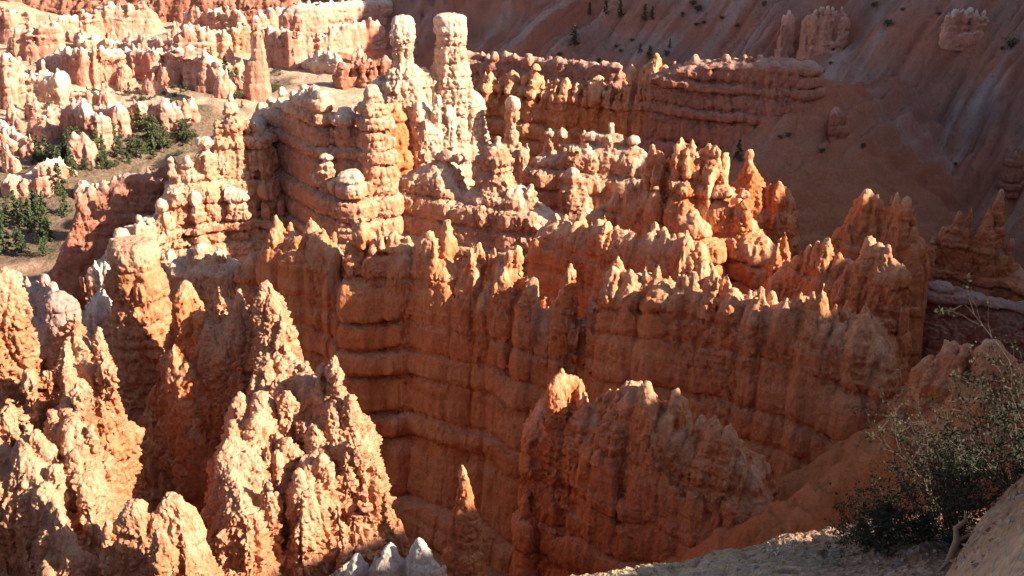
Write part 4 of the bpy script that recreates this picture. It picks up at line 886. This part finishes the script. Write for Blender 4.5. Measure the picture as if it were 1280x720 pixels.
for k in range(260):
    px, py = [(rs.uniform(0, 70), rs.uniform(120, 230)), (rs.uniform(120, 220), rs.uniform(95, 130)), (rs.uniform(210, 320), rs.uniform(5, 32)), (rs.uniform(90, 230), rs.uniform(165, 215)), (rs.uniform(280, 350), rs.uniform(88, 125)), (rs.uniform(20, 100), rs.uniform(72, 150))][k % 6]
    plant('shrub', px, py, rs.uniform(3, 7), 'low grey green shrub scattered on the sunlit valley floor', 'shrubs scattered over the sunlit valley')

# ---- the bushes on the rim, close to the camera
def grow(rs, p, d, L, r, lev, paths, leaves, up=.15, bend=.45, kids=4):
    n = 6; pts = [(*p, r)]; q = np.array(p, float); d = d / np.linalg.norm(d)
    for k in range(n):
        d = d + rs.normal(size=3) * bend * .35 + np.array([0, 0, up * .2]); d /= np.linalg.norm(d); q = q + d * L / n; pts.append((*q, r * (1 - .75 * (k + 1) / n)))
        if lev > 0 and k >= 1:
            for c in range(kids if lev > 1 else 2):
                if rs.rand() < .62:
                    e = d + rs.normal(size=3) * .8; grow(rs, q, e, L * rs.uniform(.35, .6), r * .5, lev - 1, paths, leaves, up, bend, kids)
        if lev <= 1 and k >= 3 - lev: leaves.append((q, d))
    paths.append(pts)
def bush(label, cat, foot, dirs, L, seed, leaf=.013, per=3, lev=2, r=.009, mat='bush', wood='bark', up=.15, spread=.02, kids=3):
    rs = np.random.RandomState(seed); o = empty('bush', foot); paths, lv = [], []
    for d in dirs: grow(rs, np.zeros(3) + rs.normal(size=3) * .04, np.array(d, float), L * rs.uniform(.75, 1.15), r, lev, paths, lv, up, kids=kids)
    V, F = tube(paths, 4); link_mesh('branches', V, F, M[wood], o)
    c = np.concatenate([np.array([q for q, _ in lv])] * per) if per else None
    if per: c = c + rs.normal(size=c.shape) * spread; V, F = quads(c, leaf, rs, 2.0); link_mesh('foliage', V, F, M[mat], o, smooth=False)
    return tag(o, label, cat)
def foot(px, py, Y):
    p = at(px, py, Y); z = float(rim_slope(np.array([p[0]]), np.array([p[1]]))[0]); return (p[0], p[1], z - .03)
rs_ = np.random.RandomState(3)
def fan(n, lo, hi, tilt): return [(math.cos(math.radians(a)) * math.cos(tilt), rs_.uniform(-.5, .5), math.sin(math.radians(a)) + .1) for a in np.linspace(lo, hi, n)]
bush('dark tangled olive bush filling the bottom right on the gravel rim', 'bush', foot(1190, 700, 8.6), fan(13, 8, 172, .3), .85, 21, leaf=.008, per=3, lev=2, r=.011, kids=3)
bush('olive bush spreading over the gravel crest left of the twisted root', 'bush', foot(1110, 695, 9.0), fan(9, 20, 160, .3), .55, 22, leaf=.009, per=3, lev=2, r=.008, kids=3)
bush('lighter twiggy bush reaching in from the right edge above the dark mound', 'bush', foot(1290, 640, 8.4), fan(8, 75, 168, .3), 1.2, 23, leaf=.009, per=3, lev=2, r=.011, kids=3)
bush('thin bush with bare white twigs sticking up before the orange talus', 'bush', foot(1170, 655, 10.4), fan(4, 95, 125, .2), 1.25, 24, leaf=.008, per=2, lev=2, r=.011, wood='bark', up=.3, kids=2)
bush('small pale sprig with white flowers on the gravel crest', 'wildflower', foot(988, 678, 9.4), fan(5, 50, 130, .3), .13, 25, leaf=.006, per=1, lev=1, r=.003, mat='petal')
bush('tiny white flowered sprig at the bottom edge on grey gravel', 'wildflower', foot(962, 704, 8.8), fan(4, 50, 130, .3), .08, 26, leaf=.005, per=1, lev=1, r=.003, mat='petal')
rp = [at(1186, 702, 7.2), at(1196, 676, 7.25), at(1195, 660, 7.3), at(1208, 650, 7.3), at(1206, 638, 7.35)]
V, F = tube([[(*(p - rp[0]), r) for p, r in zip(rp, (.030, .026, .022, .017, .006))], [(*(rp[1] - rp[0]), .016), (*(at(1214, 668, 7.3) - rp[0]), .010), (*(at(1222, 660, 7.35) - rp[0]), .003)], [(*(rp[0] - rp[0]), .02), (*(at(1176, 712, 7.15) - rp[0]), .014), (*(at(1165, 722, 7.1) - rp[0]), .005)]], 8)
o = link_mesh('bare_root', V, F, M['root']); o.location = rp[0]; tag(o, 'twisted bare root standing out of the dark bush', 'root')


# loose stones lying on the rim: too many to count, one object
rs = np.random.RandomState(91); n = 7000; X = rs.uniform(.2, 5.6, n); Yy = rs.uniform(4.5, 11.2, n); sz = .006 + .028 * rs.rand(n) ** 7
Z = rim_slope(X, Yy); base_ = np.array([(1, 0, 0), (0, 1, 0), (-1, 0, 0), (0, -1, 0), (0, 0, .7), (0, 0, -.6)], float)
tri = np.array([(0, 1, 4), (1, 2, 4), (2, 3, 4), (3, 0, 4), (1, 0, 5), (2, 1, 5), (3, 2, 5), (0, 3, 5)])
an = rs.uniform(0, 6.28, n); c_, s_ = np.cos(an), np.sin(an); B_ = base_[None] * rs.uniform(.6, 1.4, (n, 6, 1))
V = np.stack([B_[..., 0] * c_[:, None] - B_[..., 1] * s_[:, None], B_[..., 0] * s_[:, None] + B_[..., 1] * c_[:, None], B_[..., 2]], -1) * sz[:, None, None] + np.stack([X, Yy, Z + .2 * sz], -1)[:, None]
tag(link_mesh('gravel', V.reshape(-1, 3), (tri[None] + (np.arange(n) * 6)[:, None, None]).reshape(-1, 3), bpy.data.materials['rim gravel'], smooth=False), 'loose stones strewn over the overlook slope', kind='stuff')
